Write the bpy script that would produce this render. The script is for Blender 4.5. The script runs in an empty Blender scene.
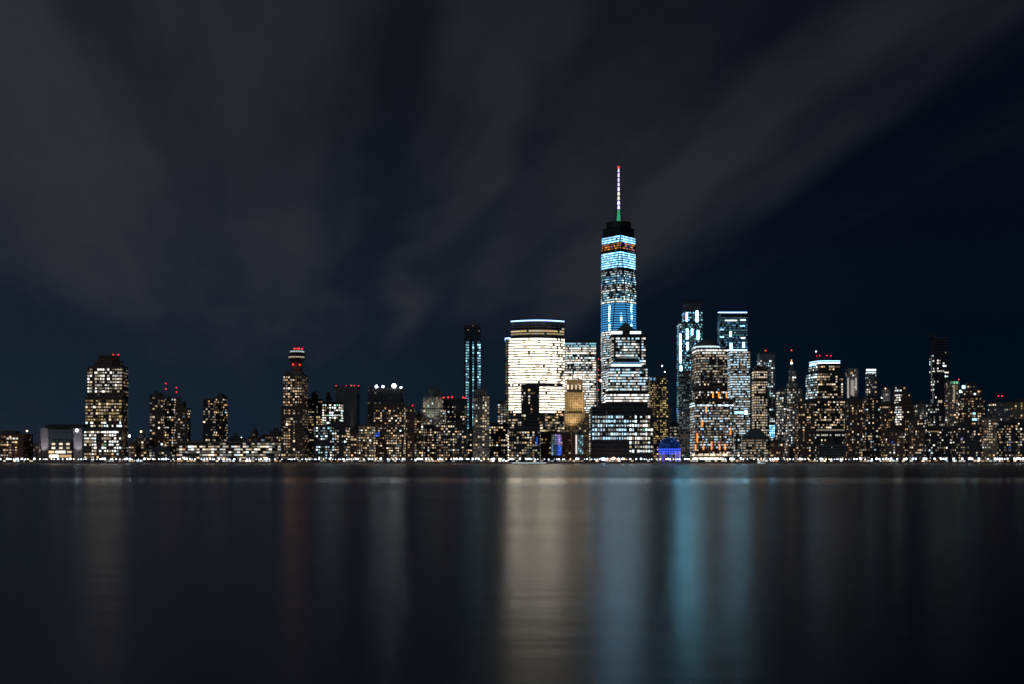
import bpy, math, random
import numpy as np
from mathutils import Vector
R = random.Random(11)
F = 1100.0; HY = 460.0; CAM = 5.0; CX = 512.0; GZ = 2.2; SHORE = 1500.0
sc = bpy.context.scene
COL = sc.collection
def X(px, Y): return (px - CX) * Y / F
def Z(py, Y): return CAM + (HY - py) * Y / F
def PX(x, y): return CX + F * x / y
def PY(z, y): return HY - (z - CAM) * F / y

# ------------------------------------------------------------------ materials
def nodemat(name):
    m = bpy.data.materials.new(name); m.use_nodes = True
    nt = m.node_tree; nt.nodes.clear()
    out = nt.nodes.new('ShaderNodeOutputMaterial')
    return m, nt, out
def N(nt, t, **k):
    n = nt.nodes.new(t)
    for a, v in k.items(): setattr(n, a, v)
    return n
def math_n(nt, op, a, b=None, c=None, clamp=False):
    n = nt.nodes.new('ShaderNodeMath'); n.operation = op; n.use_clamp = clamp
    for i, v in enumerate((a, b, c)):
        if v is None: continue
        if isinstance(v, (int, float)): n.inputs[i].default_value = v
        else: nt.links.new(v, n.inputs[i])
    return n.outputs[0]
EMI = {}
def emis(key, rgb, s, sample=False, vary=.55):
    m, nt, out = nodemat('lit_' + key)
    e = N(nt, 'ShaderNodeEmission'); e.inputs[0].default_value = (*rgb, 1)
    oi = N(nt, 'ShaderNodeObjectInfo')
    st = math_n(nt, 'MULTIPLY_ADD', oi.outputs['Random'], 2 * vary * s, s * (1 - vary))
    nt.links.new(st, e.inputs[1]); nt.links.new(e.outputs[0], out.inputs[0])
    m.cycles.emission_sampling = 'AUTO' if sample else 'NONE'
    EMI[key] = m
    return m
LV = [('0', .13), ('1', .5), ('2', 1.1)]
BOOST = {'cool2': 2.6, 'teal2': 3.0, 'white2': 1.5, 'teal1': .9, 'cool1': .8}
TONES = {'warm': (1, .62, .32), 'cream': (1, .80, .55), 'white': (1, .95, .86), 'cool': (.72, .93, 1.0), 'amber': (1, .50, .16),
         'teal': (.35, .85, 1.0), 'blue': (.22, .55, .95), 'green': (.35, 1.0, .6), 'gold': (1, .72, .28), 'violet': (.55, .35, 1.0),
         'deep': (.05, .16, 1.0), 'orange': (1, .32, .04)}
for k, c in TONES.items():
    for l, s in LV: emis(k + l, c, BOOST.get(k + l, s))
emis('ice', (.20, .60, 1.0), 6.0, vary=.1); emis('ice_dim', (.16, .52, 1.0), 2.6, vary=.1); emis('pearl', (.46, .76, 1.0), 1.4, vary=.1)
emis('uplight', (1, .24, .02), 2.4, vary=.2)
emis('goldman', (1, .90, .70), 3.2, vary=.25)
emis('goldman_dim', (1, .86, .62), 1.2, vary=.1)
emis('crown', (.30, .56, 1.0), 4.5, vary=.05)
emis('spire', (.56, .52, 1.0), 2.6, vary=.3)
emis('spire_green', (.06, .7, .32), .5, vary=.2)
emis('beacon', (1, .03, .03), 5, vary=.3)
emis('flood', (.82, .95, 1), 22, vary=.3)
emis('flood_warm', (1, .6, .25), 12, vary=.3)
emis('lamp', (.74, .86, 1.0), 7.5, True, .6)
emis('lamp_warm', (1, .70, .42), 7, True, .6)
emis('halo_blue', (.10, .34, 1.0), 9, True, .1)
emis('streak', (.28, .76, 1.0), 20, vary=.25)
emis('bluefield', (.05, .29, .64), 1.6, vary=.15)

def wallmat(name, rgb, rough=.8, glassy=.0, fx=(.2, .8), fy=(.25, .8)):
    """wall with a pattern of unlit panes; UV is in bays (u) and storeys (v)"""
    m, nt, out = nodemat(name)
    uv = N(nt, 'ShaderNodeUVMap'); sep = N(nt, 'ShaderNodeSeparateXYZ'); nt.links.new(uv.outputs[0], sep.inputs[0])
    def band(s, lo, hi):
        f = math_n(nt, 'FRACT', s)
        return math_n(nt, 'MULTIPLY', math_n(nt, 'GREATER_THAN', f, lo), math_n(nt, 'LESS_THAN', f, hi))
    w = math_n(nt, 'MULTIPLY', band(sep.outputs[0], *fx), band(sep.outputs[1], *fy))
    tc = N(nt, 'ShaderNodeTexCoord')
    n1 = N(nt, 'ShaderNodeTexNoise'); n1.inputs['Scale'].default_value = .09; n1.inputs['Detail'].default_value = 5
    nt.links.new(tc.outputs['Object'], n1.inputs['Vector'])
    cr = N(nt, 'ShaderNodeValToRGB'); nt.links.new(n1.outputs[0], cr.inputs[0])
    cr.color_ramp.elements[0].position = .3; cr.color_ramp.elements[1].position = .7
    cr.color_ramp.elements[0].color = (*[c * .65 for c in rgb], 1); cr.color_ramp.elements[1].color = (*[min(1, c * 1.25) for c in rgb], 1)
    mix = N(nt, 'ShaderNodeMix', data_type='RGBA'); nt.links.new(w, mix.inputs[0])
    nt.links.new(cr.outputs[0], mix.inputs[6]); mix.inputs[7].default_value = (.02, .024, .03, 1)
    b = N(nt, 'ShaderNodeBsdfPrincipled'); nt.links.new(mix.outputs[2], b.inputs['Base Color'])
    r = math_n(nt, 'MULTIPLY_ADD', w, .12 - rough, rough); nt.links.new(r, b.inputs['Roughness'])
    nt.links.new(b.outputs[0], out.inputs[0])
    return m
def canvas():
    m, nt, out = nodemat('tent_canvas_translucent'); a = N(nt, 'ShaderNodeBsdfTranslucent'); a.inputs[0].default_value = (.8, .7, .6, 1)
    b = N(nt, 'ShaderNodeBsdfDiffuse'); b.inputs[0].default_value = (.75, .68, .6, 1); x = N(nt, 'ShaderNodeMixShader'); x.inputs[0].default_value = .5
    nt.links.new(a.outputs[0], x.inputs[1]); nt.links.new(b.outputs[0], x.inputs[2]); nt.links.new(x.outputs[0], out.inputs[0]); return m
WM = {'brick': wallmat('red_brick', (.22, .10, .07)), 'brown': wallmat('brown_brick', (.17, .11, .08)),
      'tan': wallmat('tan_stone', (.34, .27, .19), fx=(.3, .7)), 'grey': wallmat('grey_concrete', (.26, .27, .28)),
      'char': wallmat('charcoal_panels', (.06, .06, .065)), 'stone': wallmat('pale_stone', (.42, .38, .33)),
      'glass': wallmat('curtain_wall_glass', (.07, .09, .11), .35, fx=(.06, .94), fy=(.2, .9)),
      'steel': wallmat('steel_mullions', (.20, .23, .26), .4, fx=(.1, .9), fy=(.3, .9)),
      'fins': wallmat('vertical_fins', (.20, .19, .19), .7, fx=(.45, .95), fy=(-1, 2))}
def plain(name, rgb, rough=.7, metal=0, scale=.4):
    m, nt, out = nodemat(name)
    tc = N(nt, 'ShaderNodeTexCoord'); n1 = N(nt, 'ShaderNodeTexNoise'); n1.inputs['Scale'].default_value = scale; n1.inputs['Detail'].default_value = 6
    nt.links.new(tc.outputs['Object'], n1.inputs['Vector'])
    cr = N(nt, 'ShaderNodeValToRGB'); nt.links.new(n1.outputs[0], cr.inputs[0])
    cr.color_ramp.elements[0].color = (*[c * .6 for c in rgb], 1); cr.color_ramp.elements[1].color = (*[min(1, c * 1.4) for c in rgb], 1)
    b = N(nt, 'ShaderNodeBsdfPrincipled'); nt.links.new(cr.outputs[0], b.inputs['Base Color'])
    b.inputs['Roughness'].default_value = rough; b.inputs['Metallic'].default_value = metal
    nt.links.new(b.outputs[0], out.inputs[0]); return m
PM = {'glassdark': plain('dark_glass', (.02, .025, .03), .12), 'roof': plain('roof_bitumen', (.07, .07, .072)), 'dark': plain('dark_metal', (.035, .037, .04), .5, .3),
      'metal': plain('grey_metal', (.25, .26, .27), .4, .7), 'copper': plain('dark_copper_roof', (.07, .10, .10)),
      'wood': plain('water_tank_wood', (.12, .075, .05)), 'bark': plain('tree_bark', (.09, .065, .05)),
      'leaf': plain('tree_leaves', (.05, .075, .035), .6, 0, 1.5), 'canvas': plain('tent_canvas', (.75, .66, .58)),
      'quay': plain('quay_concrete', (.26, .18, .15), .8, 0, .2), 'pave': plain('promenade_paving', (.28, .25, .24), .8, 0, .3),
      'land': plain('city_asphalt', (.05, .05, .052), .9, 0, .05), 'orangelit': plain('orange_lit_stone', (.4, .25, .16))}  # last entry: stone with orange light put into its colour

# ------------------------------------------------------------------ mesh helpers
class MB:
    def __init__(s): s.v = []; s.f = []; s.uv = []; s.mi = []; s.mats = []
    def slot(s, m):
        if m not in s.mats: s.mats.append(m)
        return s.mats.index(m)
    def face(s, pts, m, uvs=None):
        b = len(s.v); s.v += [tuple(p) for p in pts]; s.f.append(tuple(range(b, b + len(pts))))
        s.uv += list(uvs) if uvs else [(0, 0)] * len(pts); s.mi.append(s.slot(m))
    def prism(s, poly, z0, z1, m, top=None, poly2=None, ubay=None, vfl=None, vb=None, bottom=False):
        n = len(poly); p2 = poly2 or poly; u = 0
        for i in range(n):
            a, b = poly[i], poly[(i + 1) % n]; a2, b2 = p2[i], p2[(i + 1) % n]
            L = math.dist(a, b)
            if ubay and L > .6 * ubay: du = max(1, round(L / ubay))
            else: du = 0
            zb = vb if vb is not None else z0
            v0 = (z0 - zb) / vfl if vfl else 0; v1 = (z1 - zb) / vfl if vfl else 0
            s.face([(*a, z0), (*b, z0), (*b2, z1), (*a2, z1)], m, [(0, v0), (du, v0), (du, v1), (0, v1)])
        s.face([(*p, z1) for p in p2], top or m)
        if bottom: s.face([(*p, z0) for p in reversed(poly)], m)
    def box(s, x0, x1, y0, y1, z0, z1, m):
        s.prism([(x0, y0), (x1, y0), (x1, y1), (x0, y1)], z0, z1, m, bottom=True)
    def pane(s, a, b, z0, z1, m, t=.18, a2=None, b2=None):
        """a thin lit pane standing proud of the wall line a->b"""
        d = Vector((b[0] - a[0], b[1] - a[1])); L = d.length
        if L < 1e-6: return
        n = Vector((d.y, -d.x)) / L * t
        a2 = a2 or a; b2 = b2 or b
        o = lambda p: (p[0] + n.x, p[1] + n.y)
        A, B, A2, B2 = o(a), o(b), o(a2), o(b2)
        s.face([(*A, z0), (*B, z0), (*B2, z1), (*A2, z1)], m)
        s.face([(*a, z0), (*A, z0), (*A2, z1), (*a2, z1)], m); s.face([(*B, z0), (*b, z0), (*b2, z1), (*B2, z1)], m)
        s.face([(*A2, z1), (*B2, z1), (*b2, z1), (*a2, z1)], m); s.face([(*a, z0), (*b, z0), (*B, z0), (*A, z0)], m)
    def cyl(s, x, y, z0, z1, r, m, n=10, r2=None, ph=0):
        P = lambda q: [(x + q * math.cos(ph + 2 * math.pi * i / n), y + q * math.sin(ph + 2 * math.pi * i / n)) for i in range(n)]
        s.prism(P(r), z0, z1, m, poly2=P(r if r2 is None else max(r2, .01)), bottom=True)
    def ball(s, x, y, z, r, m, n=8, k=5, z0=-1.0, sy=1.0):
        rings = []
        for j in range(k + 1):
            a = math.asin(z0) + (math.pi / 2 - math.asin(z0)) * j / k
            rings.append([(x + r * math.cos(a) * math.cos(2 * math.pi * i / n), y + r * sy * math.cos(a) * math.sin(2 * math.pi * i / n), z + r * math.sin(a)) for i in range(n)])
        for j in range(k):
            for i in range(n):
                q = (i + 1) % n
                if j == k - 1: s.face([rings[j][i], rings[j][q], rings[k][i]], m)
                else: s.face([rings[j][i], rings[j][q], rings[j + 1][q], rings[j + 1][i]], m)
    def build(s, name, parent=None, origin=(0, 0, 0)):
        me = bpy.data.meshes.new(name)
        o0 = Vector(origin)
        me.from_pydata([tuple(Vector(v) - o0) for v in s.v], [], s.f)
        ul = me.uv_layers.new(name='UVMap')
        ul.data.foreach_set('uv', [c for t in s.uv for c in t])
        for m in s.mats: me.materials.append(m)
        me.polygons.foreach_set('material_index', s.mi); me.update()
        o = bpy.data.objects.new(name, me); COL.objects.link(o)
        if parent: o.parent = parent
        else: o.location = origin
        return o
def tag(o, label, cat, group=None, kind=None):
    if label: o['label'] = label
    if cat: o['category'] = cat
    if group: o['group'] = group
    if kind: o['kind'] = kind
    return o
def empty(name, loc):
    o = bpy.data.objects.new(name, None); COL.objects.link(o); o.location = loc; o.empty_display_size = 2; return o

# ------------------------------------------------------------------ footprints
def template(shape, w, d):
    h = w / 2
    if shape == 'oct':
        c = .29; return [(-h + c * w, -d / 2), (h - c * w, -d / 2), (h, -d / 2 + c * d), (h, d / 2 - c * d), (h - c * w, d / 2), (-h + c * w, d / 2), (-h, d / 2 - c * d), (-h, -d / 2 + c * d)]
    if shape == 'cham':
        c = .12; return [(-h + c * w, -d / 2), (h - c * w, -d / 2), (h, -d / 2 + c * w), (h, d / 2), (-h, d / 2), (-h, -d / 2 + c * w)]
    if shape == 'round':
        n = 16; return [(h * math.cos(2 * math.pi * (i + .5) / n - math.pi / 2), d / 2 * math.sin(2 * math.pi * (i + .5) / n - math.pi / 2)) for i in range(n)]
    if shape == 'bow':      # bulging front
        n = 12; b = .17 * w; pts = []
        for i in range(n + 1):
            t = -1 + 2 * i / n; pts.append((t * h, -d / 2 + b - b * (1 - t * t)))
        return pts + [(h, d / 2), (-h, d / 2)]
    if shape == 'leftbow':  # big curved corner at the left
        pts = []; rx = .32 * w
        for i in range(7):
            a = math.pi + i / 6 * math.pi / 2
            pts.append((-h + rx + rx * math.cos(a), d / 2 - d * .15 + (d * .85) * math.sin(a)))
        return pts + [(h, -d / 2), (h, d / 2), (-h, d / 2)]
    return [(-h, -d / 2), (h, -d / 2), (h, d / 2), (-h, d / 2)]
def fit(x0, x1, yc, d, shape, yaw):
    """footprint round (cx, yc) whose silhouette from the viewpoint spans x0..x1"""
    w = (x1 - x0) * yc / F; cx = X((x0 + x1) / 2, yc); c, s = math.cos(yaw), math.sin(yaw)
    for _ in range(12):
        pts = [(cx + c * a - s * b, yc + s * a + c * b) for a, b in template(shape, w, d)]
        q = [PX(*p) for p in pts]; lo, hi = min(q), max(q)
        w = max(3, w * (1 + .9 * ((x1 - x0) - (hi - lo)) / max(hi - lo, 1))); cx += X(CX + ((x0 + x1) - (lo + hi)) / 2, yc)
    return [(cx + c * a - s * b, yc + s * a + c * b) for a, b in template(shape, w, d)]

# ------------------------------------------------------------------ painter's mask, so that windows nothing of which shows are left out
SS = 2
MASK = np.zeros((700 * SS, 1100 * SS), bool)
def cover(x0, x1, y0, y1):
    x0, x1, y0, y1 = x0 + 2.2, x1 - 2.2, y0 + 2.2, min(y1, 690)
    if x1 > x0 and y1 > y0: MASK[int(max(0, y0) * SS):int(y1 * SS), int((x0 + 30) * SS):int((x1 + 30) * SS)] = True
def hidden(px, py):
    i, j = int(py * SS), int((px + 30) * SS)
    return not (0 <= i < MASK.shape[0] and 0 <= j < MASK.shape[1]) or MASK[i, j] or px < -3 or px > 1027

UNIT = {}
def unit_pane(key):
    if key not in UNIT:
        b = MB(); b.pane((-.5, 0), (.5, 0), -.5, .5, EMI[key], t=1.0)
        o = b.build('window'); UNIT[key] = o.data; bpy.data.objects.remove(o)
    return UNIT[key]
def put_window(key, parent, base, mid, ang, w, h, name='window', t=.18):
    o = bpy.data.objects.new(name, unit_pane(key)); COL.objects.link(o); o.parent = parent
    o.location = (mid[0] - base[0], mid[1] - base[1], mid[2] - base[2]); o.rotation_euler = (0, 0, ang); o.scale = (w, t, h)
    return o
def pick(pal):
    if isinstance(pal, str): pal = PAL.get(pal) or [(pal, 1)]
    r = R.random() * sum(w for _, w in pal)
    for k, w in pal:
        r -= w
        if r <= 0: break
    if k[-1].isdigit() or k in EMI: return k
    return k + R.choices('012', (.42, .34, .24))[0]
PAL = {'home': [('warm', 4.5), ('cream', 5), ('white', 2), ('cool', .5), ('gold', .8), ('blue1', .12), ('deep1', .06)],
       'office': [('cream', 3), ('white', 5), ('cool', 1.5), ('warm', .5)],
       'officewarm': [('warm', 2), ('cream', 5), ('white', 2), ('gold', 1)],
       'coolwhite': [('white', 3), ('cool', 5), ('teal1', .5)],
       'brightwhite': [('white2', 5), ('white1', 2), ('cool2', 1), ('cream1', .6)],
       'dim': [('warm0', 3), ('cream0', 3), ('cool0', 1), ('warm1', .4)],
       'gold': [('gold0', 2), ('gold1', 5), ('gold2', 1), ('warm1', 1)],
       'yellow': [('gold1', 2), ('cream1', 4), ('cream2', 1), ('warm0', 1), ('gold0', 2)],
       'greenwhite': [('white2', 3), ('cream1', 2), ('green1', .4), ('cool2', 2), ('gold1', .5)],
       'blue': [('blue1', 3), ('teal1', 4), ('teal2', 2), ('blue0', 1)],
       'bluedim': [('blue0', 4), ('teal0', 2), ('blue1', .5)],
       'goldman': [('goldman', 24), ('goldman_dim', 4), ('cream0', .25)],
       'teal': [('teal1', 5), ('teal0', 2), ('cool1', 1)], 'tealdim': [('teal0', 5), ('blue0', 3), ('cool1', .6)],
       'cyanwhite': [('ice', 6), ('ice_dim', 3), ('cool1', 2)], 'coolbright': [('pearl', 5), ('cool1', 3), ('white1', 2), ('cool0', 1)],
       'party': [('orange1', 5), ('orange2', 2), ('violet1', 2), ('amber0', 3), ('blue0', 2)],
       'shop': [('white1', 4), ('cream1', 4), ('warm1', 3), ('cool1', 2), ('cream2', 2), ('white2', 1), ('amber1', 1)]}
AABB = []
BLD = []
def place(B):
    """find a free plot, then compute every tier's footprint"""
    t0 = B['tiers'][0]; side = B.get('side', .22); yaw = math.radians(B.get('yaw', 0)); Y = B.get('Y', 1545)
    while True:
        wpx = t0[1] - t0[0]; wm = wpx * Y / F; off = abs((t0[0] + t0[1]) / 2 - CX)
        d = B.get('d') or min(max(.75 * wm, 14), 48, max(9, side * wpx * Y / max(off, 1)))
        yc = Y + d / 2 + abs(math.sin(yaw)) * wm / 2
        P = fit(t0[0], t0[1], yc, d, t0[3] if len(t0) > 3 else B.get('shape', 'box'), yaw)
        a = (min(p[0] for p in P) - 2, max(p[0] for p in P) + 2, min(p[1] for p in P) - 2, max(p[1] for p in P) + 2)
        if not any(a[0] < b[1] and a[1] > b[0] and a[2] < b[3] and a[3] > b[2] for b in AABB): break
        Y += 4
    AABB.append(a); B['yc'] = yc; B['d_'] = d
    T = []; z = GZ
    for i, t in enumerate(B['tiers']):
        dd = d if i == 0 else min(d * .96 ** i, d * (t[1] - t[0]) / wpx * 1.15)
        shp = t[3] if len(t) > 3 else B.get('shape', 'box')
        p = fit(t[0], t[1], yc, dd, shp, yaw); yf = min(q[1] for q in p); z1 = Z(t[2], yf)
        T.append((p, z, z1, yf)); z = z1
    B['T'] = T; BLD.append(B)
def construct(B):
    T = B['T']; P0 = T[0][0]; cx = sum(p[0] for p in P0) / len(P0); yc = B['yc']; base = (cx, yc, GZ)
    root = empty(B['n'], base); tag(root, B['L'], B.get('cat', 'building'), B.get('group'))
    fh = B.get('fh', 3.7); bw = B.get('bw', 4.0); wm = WM[B.get('m', 'brown')]; style = B.get('st', 'g')
    wall = MB()
    for i, (p, z0, z1, yf) in enumerate(T):
        wall.prism(p, z0, z1, wm, top=PM['roof'], ubay=bw, vfl=fh, vb=GZ)
        c = (sum(q[0] for q in p) / len(p), sum(q[1] for q in p) / len(p))
        if B.get('parapet', 1):  # coping ring, slightly proud
            big = [(c[0] + (q[0] - c[0]) * 1.012, c[1] + (q[1] - c[1]) * 1.012) for q in p]
            roof = MB(); roof.prism(big, z1 - .9, z1 + .35, PM['roof'], bottom=True); roof.build('roof', root, base)
    wall.build('wall', root, base); 
    # plant on the roof
    p, z0, z1, yf = T[-1]; xs = [q[0] for q in p]; ys = [q[1] for q in p]; w = max(xs) - min(xs); dd = max(ys) - min(ys)
    pcx, pcy = (max(xs) + min(xs)) / 2, (max(ys) + min(ys)) / 2
    if B.get('plant', 1) and w > 8:
        b = MB(); f = R.uniform(.3, .5); o = R.uniform(-.15, .15) * w
        b.box(pcx + o - w * f / 2, pcx + o + w * f / 2, pcy - dd * .2, pcy + dd * .25, z1 + .3, z1 + R.uniform(2.5, 5), PM['roof'])
        b.build('penthouse', root, base)
        if R.random() < .4:
            b = MB(); xx = pcx - o * 1.6; b.cyl(xx, pcy, z1 + .3, z1 + 2, 1.2, PM['dark'], 6); b.cyl(xx, pcy, z1 + 2, z1 + 5, 1.9, PM['wood'], 10); b.cyl(xx, pcy, z1 + 5, z1 + 6.3, 2.0, PM['wood'], 10, .1)
            b.build('water_tank', root, base)
    zones = B.get('zones', []); defp = B.get('p', .45); defpal = B.get('pal', 'home')
    wins = []; nband = 0
    for ti, (p, z0, z1, yf) in enumerate(T):
        n = len(p); edges = []
        for i in range(n):
            a, b = p[i], p[(i + 1) % n]; L = math.dist(a, b); mid = ((a[0] + b[0]) / 2, (a[1] + b[1]) / 2)
            nx, ny = (b[1] - a[1]) / L, -(b[0] - a[0]) / L
            if nx * -mid[0] + ny * -mid[1] <= 0 or abs(PX(*a) - PX(*b)) < .9: continue
            edges.append((a, b, L))
        k0 = math.ceil((z0 - GZ) / fh - .01)
        tm = B.get('topgap', 1.0) if ti == len(T) - 1 else 0
        k = k0
        colf = {}
        while GZ + (k + 1) * fh < z1 - tm:
            zz0, zz1 = GZ + (k + .27) * fh, GZ + (k + .79) * fh; zc = (zz0 + zz1) / 2
            rowf = R.choice((.55, 1, 1, 1.3)); band = MB(); runlit = R.random() < .5
            for ei, (a, b, L) in enumerate(edges):
                nb = max(1, round(L / bw)); sidef = B.get('sidep', 1.0) if abs(PX(*a) - PX(*b)) < .3 * (B['tiers'][0][1] - B['tiers'][0][0]) and n == 4 else 1
                for j in range(nb):
                    m0 = B.get('wf', .62); u0, u1 = (j + .5 - m0 / 2) / nb, (j + .5 + m0 / 2) / nb
                    A = (a[0] + (b[0] - a[0]) * u0, a[1] + (b[1] - a[1]) * u0); Bq = (a[0] + (b[0] - a[0]) * u1, a[1] + (b[1] - a[1]) * u1)
                    mx, my = (A[0] + Bq[0]) / 2, (A[1] + Bq[1]) / 2; px, py = PX(mx, my), PY(zc, my)
                    pr, pal = defp, defpal
                    for zo in zones:
                        if zo[0] <= px <= zo[1] and zo[2] <= py <= zo[3]: pr, pal = zo[4], zo[5]; break
                    cf = colf.setdefault((ei, j), R.choice((.45, .8, 1, 1.2, 1.5)))
                    if style == 'r':
                        if R.random() < .25: runlit = R.random() < min(1, pr * rowf)
                        lit = R.random() < (pr * 1.35 if runlit else pr * .4) if pr < .74 else R.random() < pr
                        if pr <= 0: lit = False
                    else: lit = R.random() < min(pr * cf * rowf * (.8 if px > 790 and pr < .6 else 1) if pr < .8 else pr, .98)
                    if B.get('cols'):
                        lit = lit and any(abs(px - c0) < c1 for c0, c1 in B['cols'])
                    if not lit or hidden(px, py): continue
                    key = pick(pal)
                    if style == 'r': band.pane(A, Bq, zz0, zz1, EMI[key])
                    else: wins.append((key, (mx, my, zc), math.atan2(b[1] - a[1], b[0] - a[0]), math.dist(A, Bq) * R.choice((.55, .8, 1, 1, 1.35)), (zz1 - zz0) * R.choice((.65, .85, 1, 1.15))))
            if band.f:
                for a, b, L in edges: band.pane(a, b, zz0 - .12, zz1 + .12, PM['glassdark'], t=.06)
                band.build('glazing_band', root, base)
            k += 1
    R.shuffle(wins)
    wins.sort(key=lambda q: -round(q[3] * q[4] / 3))
    for q in wins[:98]: put_window(q[0], root, base, q[1], q[2], q[3], q[4])
    if len(wins) > 98:
        b = MB()
        for key, m, ang, w, h in wins[98:]:
            c, s = math.cos(ang) * w / 2, math.sin(ang) * w / 2
            b.pane((m[0] - c, m[1] - s), (m[0] + c, m[1] + s), m[2] - h / 2, m[2] + h / 2, EMI[key])
        o = b.build('window_field', root, base); o['kind'] = 'stuff'
    yfr = T[0][3]
    def part(name, b, **k): return b.build(name, root, base)
    if B.get('shop'):
        a, b_ = None, MB(); e = [q for q in [(P0[i], P0[(i + 1) % len(P0)]) for i in range(len(P0))]]
        for (q0, q1) in e:
            L = math.dist(q0, q1); mid = ((q0[0] + q1[0]) / 2, (q0[1] + q1[1]) / 2)
            if (q1[1] - q0[1]) * -mid[0] + -(q1[0] - q0[0]) * -mid[1] <= 0 or abs(PX(*q0) - PX(*q1)) < 3: continue
            nb = max(2, int(L / 4.5))
            for j in range(nb):
                if R.random() > B['shop'] * .6: continue
                A = [q0[i] + (q1[i] - q0[i]) * (j + .12) / nb for i in (0, 1)]; C = [q0[i] + (q1[i] - q0[i]) * (j + .88) / nb for i in (0, 1)]
                b_.pane(A, C, GZ + .5, GZ + R.uniform(2.2, 3.2), EMI[pick('shop')], t=.32)
        if b_.f:
            for (q0, q1) in e:
                mid = ((q0[0] + q1[0]) / 2, (q0[1] + q1[1]) / 2)
                if (q1[1] - q0[1]) * -mid[0] + -(q1[0] - q0[0]) * -mid[1] <= 0 or abs(PX(*q0) - PX(*q1)) < 3: continue
                b_.pane(q0, q1, GZ + .4, GZ + 3.3, PM['glassdark'], t=.22)
            b_.build('storefront', root, base)
    # lit spots given by place on the front: (px, py, w px, h px, lamp key, part name)
    for s_ in B.get('spots', []):
        px, py, w, h, key, nm = s_; tier = T[0]
        for t in T:
            if t[1] - .5 <= Z(py, t[3]) <= t[2] + 3: tier = t; break
        yy = tier[3]; x = X(px, yy)
        for i in range(len(tier[0])):   # the wall line that faces us at this column
            a, b = tier[0][i], tier[0][(i + 1) % len(tier[0])]; qa, qb = PX(*a), PX(*b)
            if qa < qb and qa - .3 <= px <= qb + .3:
                u = min(1, max(0, (px - qa) / (qb - qa))); yy = a[1] + (b[1] - a[1]) * u; x = X(px, yy); break
        ang = 0
        put_window(key, root, base, (x, yy - .05, Z(py, yy)), ang, w * yy / F, h * yy / F, nm, t=.5)
    for (px, py, r) in B.get('beacons', []):
        b = MB(); yy = T[-1][3] + .3; q = T[-1][2]; zz = max(Z(py, yy), q + 1.2)
        if zz > q + 1.4: b.cyl(X(px, yy), yy + 1, q, zz - r * .5, .25, PM['dark'], 5)
        b.ball(X(px, yy), yy + 1, zz, r * .78, EMI['beacon']); part('beacon', b)
    for (px, py) in B.get('masts', []):
        b = MB(); yy = B['yc']; b.cyl(X(px, yy), yy, T[-1][2] - 1, Z(py, yy), .9, PM['dark'], 6, .25); part('mast', b)
    for (px, py, r, key) in B.get('lamps', []):
        b = MB(); yy = T[-1][3] - .6; x, z = X(px, yy), Z(py, yy)
        zt = T[-1][2]
        if z > zt: b.cyl(x, yy + .9, zt - .5, z, .2, PM['dark'], 5)
        b.ball(x, yy, z, r, EMI[key]); part('floodlight', b)
    B['root'] = root; B['base'] = base
    return root, base

S = []
def add(n, L, tiers, **k): S.append(dict(n=n, L=L, tiers=tiers, **k))

# ---- left stretch
add('brick_warehouse', 'long low red brick building at the far left end of the waterfront', [(-14, 33, 434)], m='brick', p=.5, pal='home', shop=.6,
    zones=[(18, 40, 0, 456, .08, 'dim')], spots=[(8, 438.5, 2, 1.6, 'white2', 'window'), (11, 438.5, 2, 1.6, 'cream2', 'window'), (14, 438.5, 2, 1.6, 'white2', 'window'), (17, 438.5, 2, 1.6, 'white1', 'window')], lamps=[(27, 431, 1.1, 'lamp_warm')])
add('brick_house', 'narrow low brick building between the red warehouse and the glass hall', [(33, 40.5, 443)], m='brown', p=.3, shop=.3)
add('exhibition_hall', 'wide low hall with pale stone ends and a brightly lit warm glass front', [(40, 83, 428)], m='grey', st='r', p=0, Y=1545, side=.5, plant=0,
    lamps=[(77, 430.5, 1.7, 'flood')],
    spots=[(x, y, 3.2, 1.8, 'cream2', 'window') for x in (53.5, 61, 68) for y in (444, 448)] + [(51.5, 452, 5, 2.1, 'warm2', 'window'), (60.5, 452, 9.5, 2.1, 'goldman', 'window'), (69.5, 452, 4.6, 1.8, 'cream2', 'window'), (54, 456.2, 8.6, 2.6, 'goldman', 'window'), (65.5, 456.2, 12, 2.6, 'warm2', 'window')])
add('apartment_tower', 'tall broad tower under a dark mansard crown, tallest at the left end', [(84, 128, 428), (85.3, 128, 397), (87.2, 128.2, 366), (94.5, 123, 361, 'oct'), (98, 119.5, 355.5, 'oct')], m='brown', side=.16, fh=4.4, bw=3.6, wf=.75,
    zones=[(121, 130, 0, 470, .5, 'dim'), (84, 122, 0, 366, 0, 'dim'), (92, 114, 366, 369.5, .12, 'deep1'), (92, 95, 366, 425, .25, 'office'), (84, 122, 366, 393, .86, [('white2', 3), ('white1', 4), ('cream1', 3), ('cream0', 2)]), (84, 122, 394.5, 397, .05, 'dim'), (84, 122, 397.5, 420, .82, 'yellow'), (84, 122, 420, 452, .66, 'greenwhite')],
    beacons=[(113, 355.5, .9), (118, 359, .9)], lamps=[(116, 433, 1.5, 'flood'), (116, 438, 1.2, 'flood')], shop=.8, plant=0)
add('brick_house', 'low brick building with an amber rooftop lamp right of the mansard tower', [(128.5, 136, 444), (129, 135, 441)], m='brick', p=.5, pal='home', shop=.8, lamps=[(129.5, 436, 1.4, 'flood')])
add('brick_house', 'small dark stepped building with a glowing orange lamp on top', [(136, 149, 438), (139, 145, 434)], m='brown', p=.25, shop=.7, lamps=[(141, 431.5, 1.1, 'flood_warm')])
add('terminal_building', 'short low block with broken white window strips at the left end of the long terminal', [(149, 176, 447)], m='char', st='r', p=.45, pal='office', fh=3.6, shop=.5, plant=0)
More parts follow.
